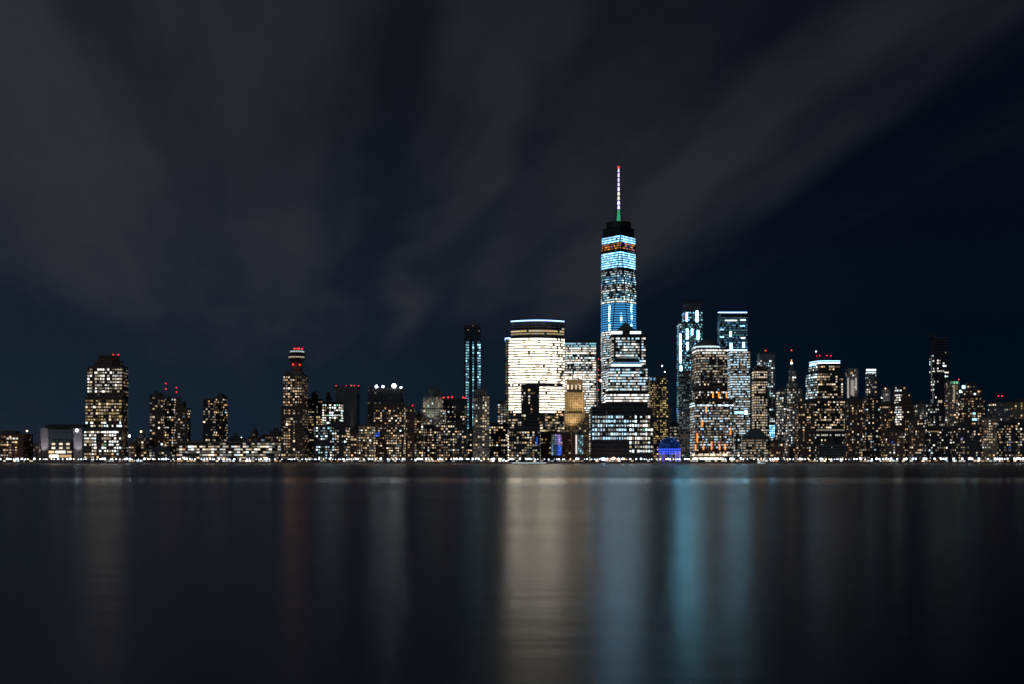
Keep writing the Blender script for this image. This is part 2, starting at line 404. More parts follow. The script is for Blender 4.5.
add('terminal_building', 'very long low terminal with stacked white strip windows under a flat roof', [(176.5, 282, 441)], m='brown', st='r', p=.62, pal='office', fh=3.9, wf=.95, shop=.75, plant=0, d=30)
add('apartment_tower', 'left one of two dark towers with red tipped masts', [(149.5, 164.5, 394.5)], p=.38, bw=3.6, m='brown', fh=3.9, cat='building', yaw=10)
add('apartment_tower', 'dark tower with bright window columns, joined behind the left red tipped mast', [(164.5, 176, 397.5)], p=.6, bw=3.2, m='char', beacons=[(165.6, 389, .8), (165.6, 383.5, .9), (176.2, 387.5, .8), (176.2, 392, .8)], Y=1600)
add('apartment_tower', 'dark stepped tower sloping down to the right of the red tipped masts', [(175.5, 190.5, 408), (175.5, 186, 402), (176, 181, 397.5)], m='brown', p=.33, bw=3.6, fh=4.2)
add('apartment_tower', 'left narrow slab of the dark twin slabs above the long terminal', [(203, 215.3, 399)], p=.5, bw=3.4, m='char', plant=0)
add('apartment_tower', 'right taller slab of the dark twin slabs above the long terminal', [(215.5, 227.5, 396), (218, 225, 394)], p=.42, bw=3.4, m='brown', yaw=-12, plant=0)
add('brick_house', 'low dark rooftop row right of the twin slabs with one pale lamp', [(228, 245, 438), (231, 239, 436)], m='char', p=.25, lamps=[(241.5, 438, 1.0, 'lamp')])
add('brick_house', 'low building with a stubby round cupola above the long terminal', [(248.5, 262, 437), (251, 258, 431, 'oct')], m='brown', p=.3)
add('brick_house', 'low stepped building just left of the tower with round stacked top', [(262, 282, 434.5), (270, 282, 431)], m='brown', p=.3)
add('apartment_tower', 'slender brick tower topped by round stacked observation drums with red lights', [(281, 308.5, 407), (283, 308, 375), (285, 304, 371.5), (290.5, 303, 360, 'round')], m='brown', p=.7, bw=3.5, fh=3.9, pal='home', plant=0, shop=.9, side=.25,
    zones=[(303, 310, 0, 470, .3, 'dim'), (295, 310, 405, 452, .12, 'dim'), (284, 304, 0, 371, 0, 'dim'), (281, 304, 371, 405, .66, 'home')])
add('apartment_block', 'dark block with scattered bluish and cream windows in front of the finned slab', [(313.5, 350, 425), ], m='char', p=.62, bw=3.3, fh=3.8, pal='home', shop=.7,
    zones=[(313, 335, 0, 470, .4, 'coolwhite')])
add('apartment_tower', 'brown tower with a small rooftop house right of the drum topped tower', [(306.5, 322.5, 399), (311, 318, 395)], m='brown', p=.42, bw=3.3, yaw=15)
add('apartment_tower', 'tower with green and cream windows and a tall dark water tank on top', [(322, 343, 402), (325.5, 331.5, 397), (326.5, 330.5, 392.5, 'oct')], m='char', p=.7, bw=3.3, plant=0, zones=[(320, 345, 0, 402, 0, 'dim'), (320, 345, 402, 430, .7, 'greenwhite')])
add('office_slab', 'dark windowless slab with vertical fins and red lights along its top', [(335, 360, 386.5)], m='fins', p=0, bw=2.6, plant=0, beacons=[(336, 386, .8), (346, 386.3, .6), (351, 385.5, .9), (354, 386, .8), (358.5, 387, .8)], Y=1680)
add('brick_house', 'narrow dark brick building between two brightly windowed blocks', [(350.5, 358, 433)], m='brick', p=.25, shop=.5)
add('apartment_block', 'tan apartment block with regular cream windows below the twin flood lamps', [(358.5, 375, 425)], m='tan', p=.8, bw=3.1, fh=3.6, pal='officewarm', shop=.9)
add('apartment_block', 'broad brown block with tall columns of lit windows below the flood lamp roof', [(373.5, 406, 404)], m='brown', p=.62, bw=3.2, fh=3.6, pal='home', shop=.9, zones=[(375, 404, 404, 407, .9, 'cream1'), (376, 380, 433, 437, .9, 'deep2')])
add('office_slab', 'black slab with four white flood lamps along its roof edge', [(367.5, 404, 388)], m='char', p=.13, pal='dim', bw=3.4, plant=0, lamps=[(376.5, 386.5, 1.9, 'flood'), (383, 386.5, 1.5, 'flood'), (394, 385.8, 3.0, 'flood'), (401, 387.5, 1.3, 'flood')])
add('apartment_block', 'narrow dark block with one red roof light beside the broad brown block', [(405.5, 415, 407)], m='brick', p=.3, bw=3.1, beacons=[(412.5, 405.5, .9)])
add('apartment_block', 'narrow warm lit block left of the grey domed tower', [(414.5, 424, 415)], m='tan', p=.7, bw=3.1, pal='officewarm')
add('apartment_block', 'low front block with yellow windows under the grey domed tower', [(418, 441, 427)], m='brown', p=.62, bw=3.2, pal='home', shop=.9, yaw=5)
add('apartment_block', 'dark front block with scattered yellow windows under the row of red roof lights', [(441, 467, 424)], m='char', p=.48, bw=3.3, pal='home', shop=.9)
add('office_tower', 'grey floodlit stepped tower with a low dark dome', [(421, 446, 409), (423, 443, 397)], m='stone', p=.55, bw=3.2, pal='office', plant=0, Y=1640)
add('apartment_tower', 'dark block with a row of red lights along its roof', [(441, 467.5, 398.5)], m='char', p=.35, bw=3.3, plant=0, beacons=[(443.5, 397.5, 1.2), (448, 397.3, 1.3), (452, 397.2, 1.2), (463, 397.5, 1.2), (465, 397.8, 1.0)], zones=[(440, 470, 0, 405, 0, 'dim'), (464, 470, 400, 470, .8, 'home')])
add('apartment_block', 'narrow front block with blue and cream windows below the slim blue tower', [(467.5, 481, 429)], m='char', p=.6, bw=3.1, shop=1, zones=[(474, 477, 440, 448, .8, 'deep2')])
add('apartment_tower', 'pale windowed tower with a dark rooftop house right of the slim blue tower', [(473, 489.5, 396), (475, 486, 388.5)], m='stone', p=.5, bw=3.1, plant=0, pal='officewarm', zones=[(470, 490, 0, 395, 0, 'dim'), (484, 490, 395, 430, .95, 'cream')])
add('office_tower', 'slim tall tower with vertical columns of pale blue light and dark crown', [(464, 481, 327)], m='glass', p=1, bw=2.6, fh=4.2, plant=0, wf=.7, zones=[(460, 485, 0, 336, 0, 'dim'), (460, 485, 336, 342, .0, 'blue')], pal='blue', Y=1720, side=.3, cols=[(467, 1.3), (472.6, .9), (478.6, 1.3)], topgap=4, st='r')
add('apartment_block', 'dark front block with broken rows of cream windows left of the lone dark tower', [(481.5, 508, 424)], m='char', p=.5, bw=3.4, fh=3.7, pal='home', shop=.9, st='r')
add('apartment_block', 'dark front block with broken bright window rows at the foot of the curved tower', [(508.5, 540, 428)], m='char', p=.58, bw=3.6, fh=3.6, pal='home', shop=.9, st='r', spots=[(537, 441, 1.4, 8, 'deep1', 'light_strip')])
add('office_tower', 'dark slim tower with sparse warm windows in front of the glowing curved tower', [(521, 539.5, 384.5)], m='char', p=.62, bw=3.2, fh=4.6, pal='officewarm', zones=[(520, 533, 384, 390, 0, 'dim'), (532, 540, 0, 470, .05, 'dim')], plant=0, side=3)
add('office_block', 'small bright white office block left of the glowing curved tower', [(497.5, 506, 401)], m='steel', st='r', p=.92, pal='office', Y=1760, plant=0)
add('brick_house', 'low dark red brick building with a violet lit glass bay', [(540, 571, 433)], m='brick', p=.22, bw=4, shop=1.0, pal='home', spots=[*[(x, y, 1.25, 1.5, k, 'glass_bay') for x, ks in ((552.3, ('cool0', 'blue1')), (554, ('cool0', 'blue0')), (555.7, ('blue1', 'blue0')), (557.4, ('violet1', 'deep1')), (559.1, ('violet2', 'deep2')), (560.7, ('violet1', 'deep2'))) for y, k in [(435.5 + 2.1 * i, ks[1] if i > 4 else ks[0]) for i in range(10)]], (542, 439.5, 1.5, 1.3, 'gold2', 'window'), (546, 439.5, 1.5, 1.3, 'gold1', 'window')])
add('brick_house', 'low brick building with one white light column and teal glass corner', [(571.5, 584, 434)], m='brick', p=.05, shop=1.0, spots=[(576.3, 444.5, 1.4, 19, 'white2', 'light_column'), *[(578.8 + 1.8 * (i % 3), 436.2 + 2.1 * (i // 3), 1.4, 1.6, ('teal0', 'cool0', 'teal1', 'teal0')[i * 7 % 4], 'glass_bay') for i in range(27)]])
add('office_tower', 'golden lit brown stone tower with orange lamps round its stepped top', [(564, 589.5, 413), (564.3, 584.5, 392), (566.5, 582.5, 379.5)], m='tan', p=.5, bw=2.6, fh=3.7, pal=[('gold0', 5), ('amber0', 2), ('cream1', .5)], plant=0, Y=1630, side=2,
    lamps=[(566.5, 378, 1.1, 'flood_warm'), (570.5, 378, 1.2, 'flood_warm'), (575, 376.5, 1.5, 'flood_warm'), (580.5, 377.5, 1.9, 'flood_warm')],
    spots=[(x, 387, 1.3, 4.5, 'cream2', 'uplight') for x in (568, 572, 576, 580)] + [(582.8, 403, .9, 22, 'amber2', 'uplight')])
add('office_block', 'dark block with even rows of small square white windows in front of the spired skyscraper', [(590, 653, 407.5), (597, 648, 403)], m='char', p=0, bw=3.75, fh=6.1, wf=.66, plant=0, d=40, Y=1570,
    zones=[(592, 628, 411, 415.5, .18, 'warm'), (592, 628, 416.5, 440.5, .97, 'coolbright'), (629, 650, 416, 419, .7, 'greenwhite'), (629, 650, 420, 455, .86, 'greenwhite'), (650, 654, 426, 455, .6, 'white2')], shop=.7)
add('office_tower', 'dark tower dotted with golden windows and two pale lit roof masts', [(648.5, 668, 376)], m='char', p=.58, bw=2.4, fh=3.3, wf=.6, pal='gold', plant=0, masts=[(662, 364), (658, 372)], Y=1640, lamps=[(662, 366, 1.0, 'lamp'), (665, 372, .8, 'lamp')], spots=[(651, 379, 2, 2.5, 'blue1', 'window'), (654.5, 379, 2, 2.5, 'blue1', 'window')])
add('office_block', 'narrow pale block right of the golden windowed tower', [(667.5, 671.5, 407)], m='stone', p=.0, plant=0, Y=1720)
add('office_block', 'low white lit block behind the blue glowing dome', [(670, 682, 423)], m='stone', p=.8, pal='office', plant=0, Y=1700, fh=5)
add('office_tower', 'broad stepped tower with a bright lower rim, stone grid and orange uplights under a dome', [(690, 733.5, 399), (692, 727.5, 348, 'cham')], m='brown', st='r', p=.5, bw=2.5, fh=3.75, wf=.8, pal='office', plant=0, Y=1570, side=2, shop=1, d=45,
    zones=[(690, 735, 353, 380, .66, [('cream1', 4), ('white1', 3), ('gold0', 1), ('cream0', 3), ('cool0', 2)]), (690, 735, 348, 353, .95, 'brightwhite'), (690, 733, 386, 391, .1, 'blue1'), (690, 735, 403, 408, .9, [('cool1', 4), ('cool2', 2)]), (690, 735, 408, 450, .8, [('cream0', 3), ('cream1', 3), ('white1', 2), ('pearl', 2), ('cool0', 3)]), (690, 735, 453, 457, .9, 'cream2')],
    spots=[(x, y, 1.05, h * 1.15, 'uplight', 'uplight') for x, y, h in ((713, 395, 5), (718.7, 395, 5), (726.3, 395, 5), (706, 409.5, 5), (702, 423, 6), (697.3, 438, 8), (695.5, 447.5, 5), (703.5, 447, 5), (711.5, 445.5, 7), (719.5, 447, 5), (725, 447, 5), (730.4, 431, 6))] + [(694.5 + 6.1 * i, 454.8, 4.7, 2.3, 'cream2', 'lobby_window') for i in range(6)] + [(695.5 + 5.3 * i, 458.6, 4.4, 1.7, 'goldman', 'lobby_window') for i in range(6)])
add('office_tower', 'grey glass wing stepping down at the left flank of the domed tower', [(678.5, 690.5, 371), ], m='steel', st='r', p=.42, pal=[('cool0', 4), ('white0', 3), ('white1', 1.5)], bw=2.6, plant=0, Y=1600, side=3, zones=[(675, 695, 430, 455, .5, 'dim')])
add('office_tower', 'tall twin stepped glass tower with bright vertical light streaks and dark latticed crown', [(677, 702.5, 322), (682, 702.5, 311), (682.5, 702, 302)], m='steel', st='r', p=.8, pal=[('teal1', 3), ('teal0', 5), ('cool0', 2), ('ice_dim', .8)], bw=2.6, fh=3.9, plant=0, Y=1800, side=1, zones=[(676, 704, 0, 311.5, 0, 'dim'), (677, 682, 322, 327, .9, 'cool1')],
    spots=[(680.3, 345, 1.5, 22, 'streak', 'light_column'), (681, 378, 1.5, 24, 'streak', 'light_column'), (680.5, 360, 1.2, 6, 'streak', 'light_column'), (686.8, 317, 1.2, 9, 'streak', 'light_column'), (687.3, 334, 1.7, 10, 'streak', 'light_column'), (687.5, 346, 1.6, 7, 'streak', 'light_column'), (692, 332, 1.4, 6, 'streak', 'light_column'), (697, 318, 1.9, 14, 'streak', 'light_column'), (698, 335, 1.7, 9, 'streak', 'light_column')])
add('office_tower', 'two part glass tower, dark above with thin cyan light lines, white rows below', [(727.5, 750, 351), (717.5, 747.5, 311)], m='glass', st='r', p=.9, pal=[('white1', 6), ('pearl', 4), ('cool1', 4), ('cream1', 2), ('cool0', 2), ('cream0', 2)], bw=2.7, fh=4.0, wf=.85, plant=0, Y=1790, side=1,
    zones=[(700, 760, 0, 315.5, 0, 'dim'), (700, 760, 315.5, 322, .96, 'tealdim'), (700, 760, 329, 337, .9, 'tealdim'), (700, 760, 315, 349, .75, [('blue0', 4), ('blue1', 2), ('teal0', 2)])],
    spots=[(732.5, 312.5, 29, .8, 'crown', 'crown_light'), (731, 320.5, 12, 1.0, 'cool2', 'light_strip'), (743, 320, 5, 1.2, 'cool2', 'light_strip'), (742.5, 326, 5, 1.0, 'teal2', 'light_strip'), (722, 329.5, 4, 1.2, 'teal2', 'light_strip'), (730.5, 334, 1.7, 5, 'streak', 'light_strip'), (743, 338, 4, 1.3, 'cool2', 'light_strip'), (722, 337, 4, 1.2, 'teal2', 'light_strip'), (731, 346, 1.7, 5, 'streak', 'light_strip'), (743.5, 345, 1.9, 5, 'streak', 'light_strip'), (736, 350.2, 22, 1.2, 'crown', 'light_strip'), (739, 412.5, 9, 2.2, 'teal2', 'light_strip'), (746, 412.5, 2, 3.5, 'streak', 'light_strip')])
add('office_block', 'low dark block with small white windows right of the domed tower', [(734, 741.5, 436)], m='char', p=.65, bw=3, pal='office', shop=1, Y=1560)
add('office_block', 'low block with lit window rows under a dark flat topped pyramid roof', [(742, 768, 437)], m='brown', p=.8, bw=2.8, fh=3.6, st='r', pal=[('cool0', 3), ('cream1', 4), ('warm0', 2), ('white1', 2)], shop=1, plant=0, Y=1560)
add('brick_house', 'low brick block with sparse red and cream windows', [(768.5, 785, 441)], m='brick', p=.4, bw=3, shop=.8)
add('office_tower', 'stone tower with clusters of bright cream windows under a dark crown', [(752, 767.5, 369), (754, 765, 366)], m='brown', st='r', p=.9, bw=2.8, fh=3.9, plant=0, pal=[('cream1', 4), ('cream2', 4), ('gold1', 1), ('white1', 2)], zones=[(750, 770, 0, 371, 0, 'dim'), (750, 770, 378, 382, .2, 'cream'), (750, 770, 393, 395, .2, 'cream')], Y=1700)
add('office_tower', 'grey capped glass tower with bluish windows behind the cream lit tower', [(757, 775, 353)], m='grey', p=.6, bw=3.0, pal='coolwhite', plant=0, beacons=[(765.8, 350.5, 1.0)], zones=[(755, 768, 0, 360, 0, 'dim'), (755, 777, 0, 360, 0, 'dim'), (769, 775, 425, 438, 1, 'cyanwhite')], Y=1760, side=.25)
add('apartment_tower', 'slim grey tower with cream windows left of the pointed spire', [(776, 787.5, 390)], m='grey', p=.62, bw=2.9, fh=3.9, pal='office', yaw=8)
add('apartment_tower', 'stepped stone tower tapering to a glowing white and orange spire', [(783.5, 802, 388), (787, 797.5, 382), (788.5, 796, 370)], m='stone', p=.42, bw=2.9, fh=3.9, pal='office', plant=0, Y=1700)
add('apartment_tower', 'dark brown slab with scattered warm windows left of the bright edged tower', [(794.5, 815, 402)], m='brown', p=.42, bw=3.0, pal='home', shop=.8, Y=1600)
add('apartment_block', 'low grey block at the foot of the scattered window slab', [(784, 812, 447)], m='grey', p=.22, bw=3.0, pal='home', shop=.8, fh=3.9)
add('office_tower', 'broad dark tower with curved pale glass flank and bright white roof line', [(804.5, 845.5, 400, 'leftbow'), (806, 843, 372, 'leftbow'), (809, 840, 361, 'leftbow')], m='char', st='r', p=.52, bw=2.8, fh=3.9, wf=.75, pal='officewarm', plant=0, Y=1690, side=2, d=42,
    zones=[(800, 817.5, 0, 366, .7, 'cyanwhite'), (800, 817.5, 366, 402, .85, 'coolwhite'), (817, 846, 0, 365, 0, 'dim'), (817, 846, 428, 430.5, .95, 'cream1'), (817, 846, 434, 437, .8, 'white1'), (800, 846, 430, 455, .25, 'office')], masts=[(816, 350.5)], lamps=[(816, 351.5, 1.1, 'lamp')], beacons=[(817, 356, .6), (820, 355.5, .8), (827, 355.5, .8), (831, 355.7, .8)])
add('apartment_block', 'low dark block with few windows in front of the bright edged tower', [(813, 846, 445)], m='char', p=.18, bw=3.0, shop=.9)
add('apartment_tower', 'dark tower with small scattered windows right of the bright edged tower', [(844.5, 862.5, 399)], m='brown', p=.36, bw=2.7, fh=3.8, pal='home', Y=1600, shop=.6)
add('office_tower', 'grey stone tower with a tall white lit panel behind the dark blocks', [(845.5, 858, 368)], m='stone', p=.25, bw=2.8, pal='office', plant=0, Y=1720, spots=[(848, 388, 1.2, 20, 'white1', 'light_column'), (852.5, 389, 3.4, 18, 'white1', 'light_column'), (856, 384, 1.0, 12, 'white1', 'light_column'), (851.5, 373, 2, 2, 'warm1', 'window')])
add('apartment_tower', 'black slab with evenly scattered warm windows below the white crowned tower', [(862.5, 880, 396)], m='char', p=.42, bw=3.0, fh=3.9, pal='home', Y=1600, shop=.8)
add('office_tower', 'slim rounded tower with a glowing white crown', [(865.5, 877.5, 369)], m='grey', shape='oct', p=.38, bw=2.6, pal='office', plant=0, Y=1720, spots=[(871, 370, 9.5, 1.5, 'cool2', 'crown_light'), (871, 372.6, 9.5, 1.1, 'cool1', 'crown_light')])
add('apartment_tower', 'dark slab with warm windows left of the tower with a bright window column', [(879.5, 892.5, 403)], m='brown', p=.46, bw=2.9, pal='home', Y=1600, shop=.8)
add('office_tower', 'small grey lit tower top above the dark warm windowed slab', [(881, 890, 388.5)], m='stone', p=.3, pal='office', plant=0, Y=1730, lamps=[(885.5, 388.5, .8, 'lamp_warm'), (881.7, 398, .7, 'lamp')])
add('apartment_tower', 'brown tower with one bright cream window column and sloping right shoulder', [(892, 920, 404), (892, 912, 393), (893, 907, 386)], m='brown', p=.06, bw=2.9, pal='home', plant=0, Y=1680, zones=[(895, 901.5, 386, 425, .8, 'brightwhite')])
add('apartment_block', 'low dark brown block with dim windows below the sloping shouldered tower', [(880, 905, 430)], m='brown', p=.3, bw=2.9, shop=1.0)
add('apartment_block', 'dark block with short cream window rows in front of the tallest right hand tower', [(905, 925, 419)], m='brown', p=.35, bw=2.9, shop=1.0, pal='home')
add('apartment_block', 'grey block with bright scattered windows under the tallest right hand tower', [(914, 932, 403)], m='grey', p=.5, bw=2.9, pal='office', Y=1640)
add('apartment_block', 'dark block crossed by one long lit warm window row', [(925, 952, 428), (927, 945, 406)], m='char', p=.42, bw=3.0, shop=1.0, pal='office', Y=1590, spots=[(932, 431.5, 14, 1.0, 'warm1', 'window_band')])
add('office_tower', 'tallest tower of the right end, dark with a few bright white windows', [(929.5, 948.5, 337.5), (929.5, 935, 334.5)], m='glass', p=.12, bw=3.1, fh=4.2, plant=0, Y=1760, pal='brightwhite', side=.3, zones=[(928, 950, 0, 352, 0, 'dim'), (936, 944, 358, 372, .6, 'brightwhite')], spots=[(931.5, 368, .8, 26, 'cool0', 'light_column'), (933, 392, .8, 28, 'cool0', 'light_column'), (940, 401.5, 4, 2.4, 'cream2', 'window'), (946.5, 372.5, 4, 1.2, 'white2', 'window')])
add('office_tower', 'tower with a green lit top row beside the tallest right hand tower', [(944.5, 960, 381)], m='stone', p=.5, bw=2.9, plant=0, Y=1700, beacons=[(959, 379.5, .9)], spots=[(x, 382.6, 1.8, 2.2, 'green1', 'crown_light') for x in (951.5, 954.2, 957)] + [(954, 394, 1.6, 18, 'cream1', 'light_column')], pal='home')
add('apartment_tower', 'stepped gabled tower with cyan corner lights and small orange gable lamps', [(958.5, 985, 397), (961, 981.5, 389), (964, 977, 383)], m='brown', p=.45, bw=2.9, plant=0, Y=1650, pal='home', spots=[(963.5, 387, 3, 3, 'teal2', 'window'), (961, 391.5, 3, 2.4, 'cool2', 'window'), (974.5, 419.5, 4.5, 1.8, 'teal2', 'window'), (974, 413.5, 2.5, 1.6, 'teal2', 'window')])
add('apartment_block', 'dark front block with a violet window and scattered cream windows', [(952.5, 980, 426)], m='char', p=.3, bw=3.0, shop=1.0, spots=[(962, 438.5, 1.6, 1.5, 'violet2', 'window')])
add('apartment_block', 'pale tan block with a closely lit corner column at the right', [(981, 997, 417)], m='tan', p=.35, bw=2.9, shop=1.0, pal='home', zones=[(987, 993, 425, 444, .9, 'cream1')])
add('apartment_block', 'wide black block full of scattered cream windows at the right edge', [(997.5, 1040, 421)], m='char', p=.52, bw=3.1, shop=1.0, pal='home')
add('office_block', 'flat topped dark block with two red roof lights near the right edge', [(987.5, 1010, 402)], m='grey', p=.25, bw=3.0, pal='office', plant=0, beacons=[(998.7, 396, 1.1), (1002.3, 396, 1.1)], Y=1680, zones=[(985, 1012, 400, 405, .5, 'cream')])
add('apartment_block', 'brown block with amber upper windows at the right edge', [(1008, 1040, 401.5)], m='tan', p=.25, bw=3.0, Y=1720, zones=[(1015, 1030, 400, 410, .7, 'gold')], pal='home')
add('office_slab', 'thin dark tower with faint red lights between the teal topped block and the spired skyscraper', [(596.8, 601.5, 361)], m='char', p=.1, pal='dim', plant=0, Y=1760, spots=[(598.5, y, .6, .7, 'beacon', 'warning_light') for y in (359, 370, 380, 390)] + [(600.8, 380.5, 1.5, 2, 'flood_warm', 'floodlight')])
add('office_tower', 'bright glass office tower with a teal glowing top band', [(563, 596, 340.5)], m='steel', st='r', p=.93, bw=2.8, fh=3.9, wf=.85, plant=0, Y=1800, side=3, topgap=.2,
    zones=[(560, 600, 0, 347.5, .97, 'teal'), (560, 600, 355, 360, .5, 'coolwhite'), (560, 592, 364, 370, .75, [('white0', 3), ('cool1', 2), ('white1', 2)])], pal=[('white1', 3), ('white2', 7), ('cream2', 2), ('cool2', 2)])
add('office_tower', 'broad curved tower glowing cream white from top to bottom with bluish roof line', [(505.5, 564.5, 337.5, 'bow'), (511, 564, 320.5, 'bow')], m='steel', st='r', p=.99, bw=3.4, fh=4.15, wf=.985, plant=0, Y=1690, d=44, topgap=.5, pal='goldman',
    zones=[(556, 566, 337, 384, .86, [('goldman', 3), ('goldman_dim', 3), ('cream0', 1)]), (500, 570, 0, 329, 0, 'dim'), (500, 570, 329, 337, .93, [('gold1', 2), ('cream1', 3), ('warm1', 1)]), (500, 508.5, 337, 425, .8, [('green0', 2), ('cream0', 3), ('gold0', 2)]), (500, 570, 384, 386.6, .4, 'goldman'), (500, 570, 412, 420, .35, 'warm'), (500, 570, 420, 435, .6, 'officewarm')])
add('office_tower', 'stepped stone tower with sloping lit glass shoulders and a small pyramid, before the spired skyscraper', [(604, 649, 391), (606, 647.5, 367), (609.5, 645.5, 334)], m='char', st='r', p=.86, bw=3.0, fh=4.3, wf=.9, plant=0, Y=1660, side=3, d=42, pal=[('white1', 5), ('pearl', 3), ('white2', 2), ('cool1', 4), ('cool0', 2)],
    zones=[(613.2, 615.2, 334, 360, 0, 'dim'), (639.4, 641.4, 334, 360, 0, 'dim'), (600, 650, 390, 404, .98, 'brightwhite'), (608, 613, 334, 366, .9, 'white1')])

# place front ones first, then let the others find free plots behind them
for b in S: place(b)
order = sorted(S, key=lambda b: b['T'][0][3])
for b in order:
    construct(b)
    for (p, z0, z1, yf) in b['T']:
        q = [PX(*v) for v in p]; cover(min(q), max(q), PY(z1, yf), 470)
def find(sub):
    for b in S:
        if sub in b['L']: return b
# ---- extra parts of particular buildings
b = find('wide low hall'); T = b['T'][0]; p = T[0]; yf = T[3]
m = MB(); q = [X(46, yf), X(84.5, yf)]; m.box(X(46.5, yf), X(85, yf), yf - 3, b['yc'] + b['d_'] / 2 - 1, T[2], Z(424.5, yf), PM['dark']); m.build('roof_slab', b['root'], b['base'])
for x0, x1 in ((40.2, 48.6), (74, 82.4)):
    m = MB(); m.box(X(x0, yf), X(x1, yf), yf - 1.2, yf - .1, GZ, T[2] - .2, plain('pale_stone_cladding', (.5, .46, .46))); m.build('stone_pylon', b['root'], b['base'])
m = MB(); gl = emis('hall_glass', (.35, .42, .6), .05, vary=0)
for i in range(3):
    for j in range(3): m.pane((X(49 + i * 8.3, yf), yf), (X(56.6 + i * 8.3, yf), yf), Z(439 - j * 3.4, yf), Z(436.4 - j * 3.4, yf), gl)
m.build('window_wall', b['root'], b['base'])

b = find('slender brick tower topped'); T = b['T'][-1]; yc = b['yc']; cx = X(297, yc)
def disc(b, px, x0, x1, y0, y1, mat, name, lit=None):
    yc = b['yc']; r = (x1 - x0) / 2 * yc / F; cx = X(px, yc); m = MB()
    m.cyl(cx, yc, Z(y1, yc), Z(y0, yc), r, mat, 20); m.build(name, b['root'], b['base'])
    if lit:
        m = MB(); n = 24; zc = Z((y0 + y1) / 2, yc)
        for i in range(n):
            if R.random() < .15: continue
            a0, a1 = 2 * math.pi * (i + .12) / n, 2 * math.pi * (i + .88) / n
            if math.sin((a0 + a1) / 2) > .25: continue
            rr = r * 1.0
            m.pane((cx + rr * math.cos(a0), yc + rr * math.sin(a0)), (cx + rr * math.cos(a1), yc + rr * math.sin(a1)), zc - .9, zc + .9, EMI[lit])
        m.build('glazing_band', b['root'], b['base'])
disc(b, 297, 289, 305, 354.6, 360.5, PM['dark'], 'observation_drum', 'cream1')
disc(b, 297, 290.2, 303.8, 349.8, 354.0, PM['dark'], 'upper_drum', 'cool1')
disc(b, 297, 291.5, 302, 360.8, 367, PM['dark'], 'drum_base')
for px, py in ((294.5, 348.8), (297.3, 348.8), (299, 348.6), (302, 349), (293, 364.5), (299.8, 364.8)):
    m = MB(); yy = yc - (.0 if py < 355 else 9.5); m.ball(X(px, yy), yy, Z(py, yy), 1.0, EMI['beacon']); m.build('beacon', b['root'], b['base'])

b = find('grey floodlit stepped'); T = b['T'][-1]; m = MB(); m.cyl(X(434, b['yc']), b['yc'], T[2], T[2] + 6, 10.5, PM['copper'], 12); m.ball(X(434, b['yc']), b['yc'], T[2] + 6, 10.3, PM['copper'], 14, 5, z0=0.0); m.build('dome', b['root'], b['base'])
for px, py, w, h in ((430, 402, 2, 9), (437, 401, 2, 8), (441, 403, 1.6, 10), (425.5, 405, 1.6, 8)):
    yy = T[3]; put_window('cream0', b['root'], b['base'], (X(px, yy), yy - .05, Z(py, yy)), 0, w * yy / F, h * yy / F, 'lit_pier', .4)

b = find('slim tall tower with vertical'); T = b['T'][-1]; yc = b['yc']
m = MB(); p = T[0]; m.prism([(x * 1.0 + (1.2 if i in (0, 3) else -1.2), y + (1 if i < 2 else -1)) for i, (x, y) in enumerate(p)], T[2], T[2] + 3, PM['dark']); m.build('crown', b['root'], b['base'])
for px, py in ((468, 330), (479, 331), (473, 325.6)):
    m = MB(); yy = T[3] - .5; m.ball(X(px, yy), yy, Z(py, yy), .7, EMI['warm1']); m.build('crown_lamp', b['root'], b['base'])

# dome of the stepped domed tower
b = find('broad stepped tower with a bright'); T = b['T'][-1]; yc = b['yc']; p = T[0]; cx = sum(q[0] for q in p) / len(p); cx = X(706.5, yc)
r = 11.5 * yc / F
m = MB(); m.cyl(cx, yc, T[2], T[2] + 1.5, r * 1.25, PM['dark'], 20); m.ball(cx, yc, T[2] + 1.5, r, PM['copper'], 20, 6, z0=0.0); m.v = [(x, y, (T[2] + 1.5) + (z - T[2] - 1.5) * .78 if z > T[2] + 1.5 else z) for x, y, z in m.v]; m.build('dome', b['root'], b['base'])
m = MB(); n = 28
for i in range(n):
    a0, a1 = 2 * math.pi * (i + .06) / n, 2 * math.pi * (i + .94) / n
    if math.sin(a0) > .4: continue
    m.pane((cx + r * 1.26 * math.cos(a0), yc + r * 1.26 * math.sin(a0)), (cx + r * 1.26 * math.cos(a1), yc + r * 1.26 * math.sin(a1)), T[2] + .1, T[2] + 3.4, EMI['cool2'], a2=(cx + r * 1.12 * math.cos(a0), yc + r * 1.12 * math.sin(a0)), b2=(cx + r * 1.12 * math.cos(a1), yc + r * 1.12 * math.sin(a1)))
m.build('light_ring', b['root'], b['base'])

# curved roof light of the glowing tower
b = find('broad curved tower glowing'); T = b['T'][-1]; p = T[0]; m = MB()
for i in range(12): m.pane(p[i], p[i + 1], T[2] - .5, T[2] + .8, EMI['crown'], t=.9)
m.build('crown_light', b['root'], b['base'])
T0 = b['T'][0]; p = T0[0]; m = MB()
for i in range(1): m.pane(p[i], p[i + 1], T0[2] - .7, T0[2] + .9, EMI['crown'], t=.9)
m.pane(p[-1], p[0], T0[2] - .7, T0[2] + .9, EMI['crown'], t=.9); m.build('shoulder_light', b['root'], b['base'])

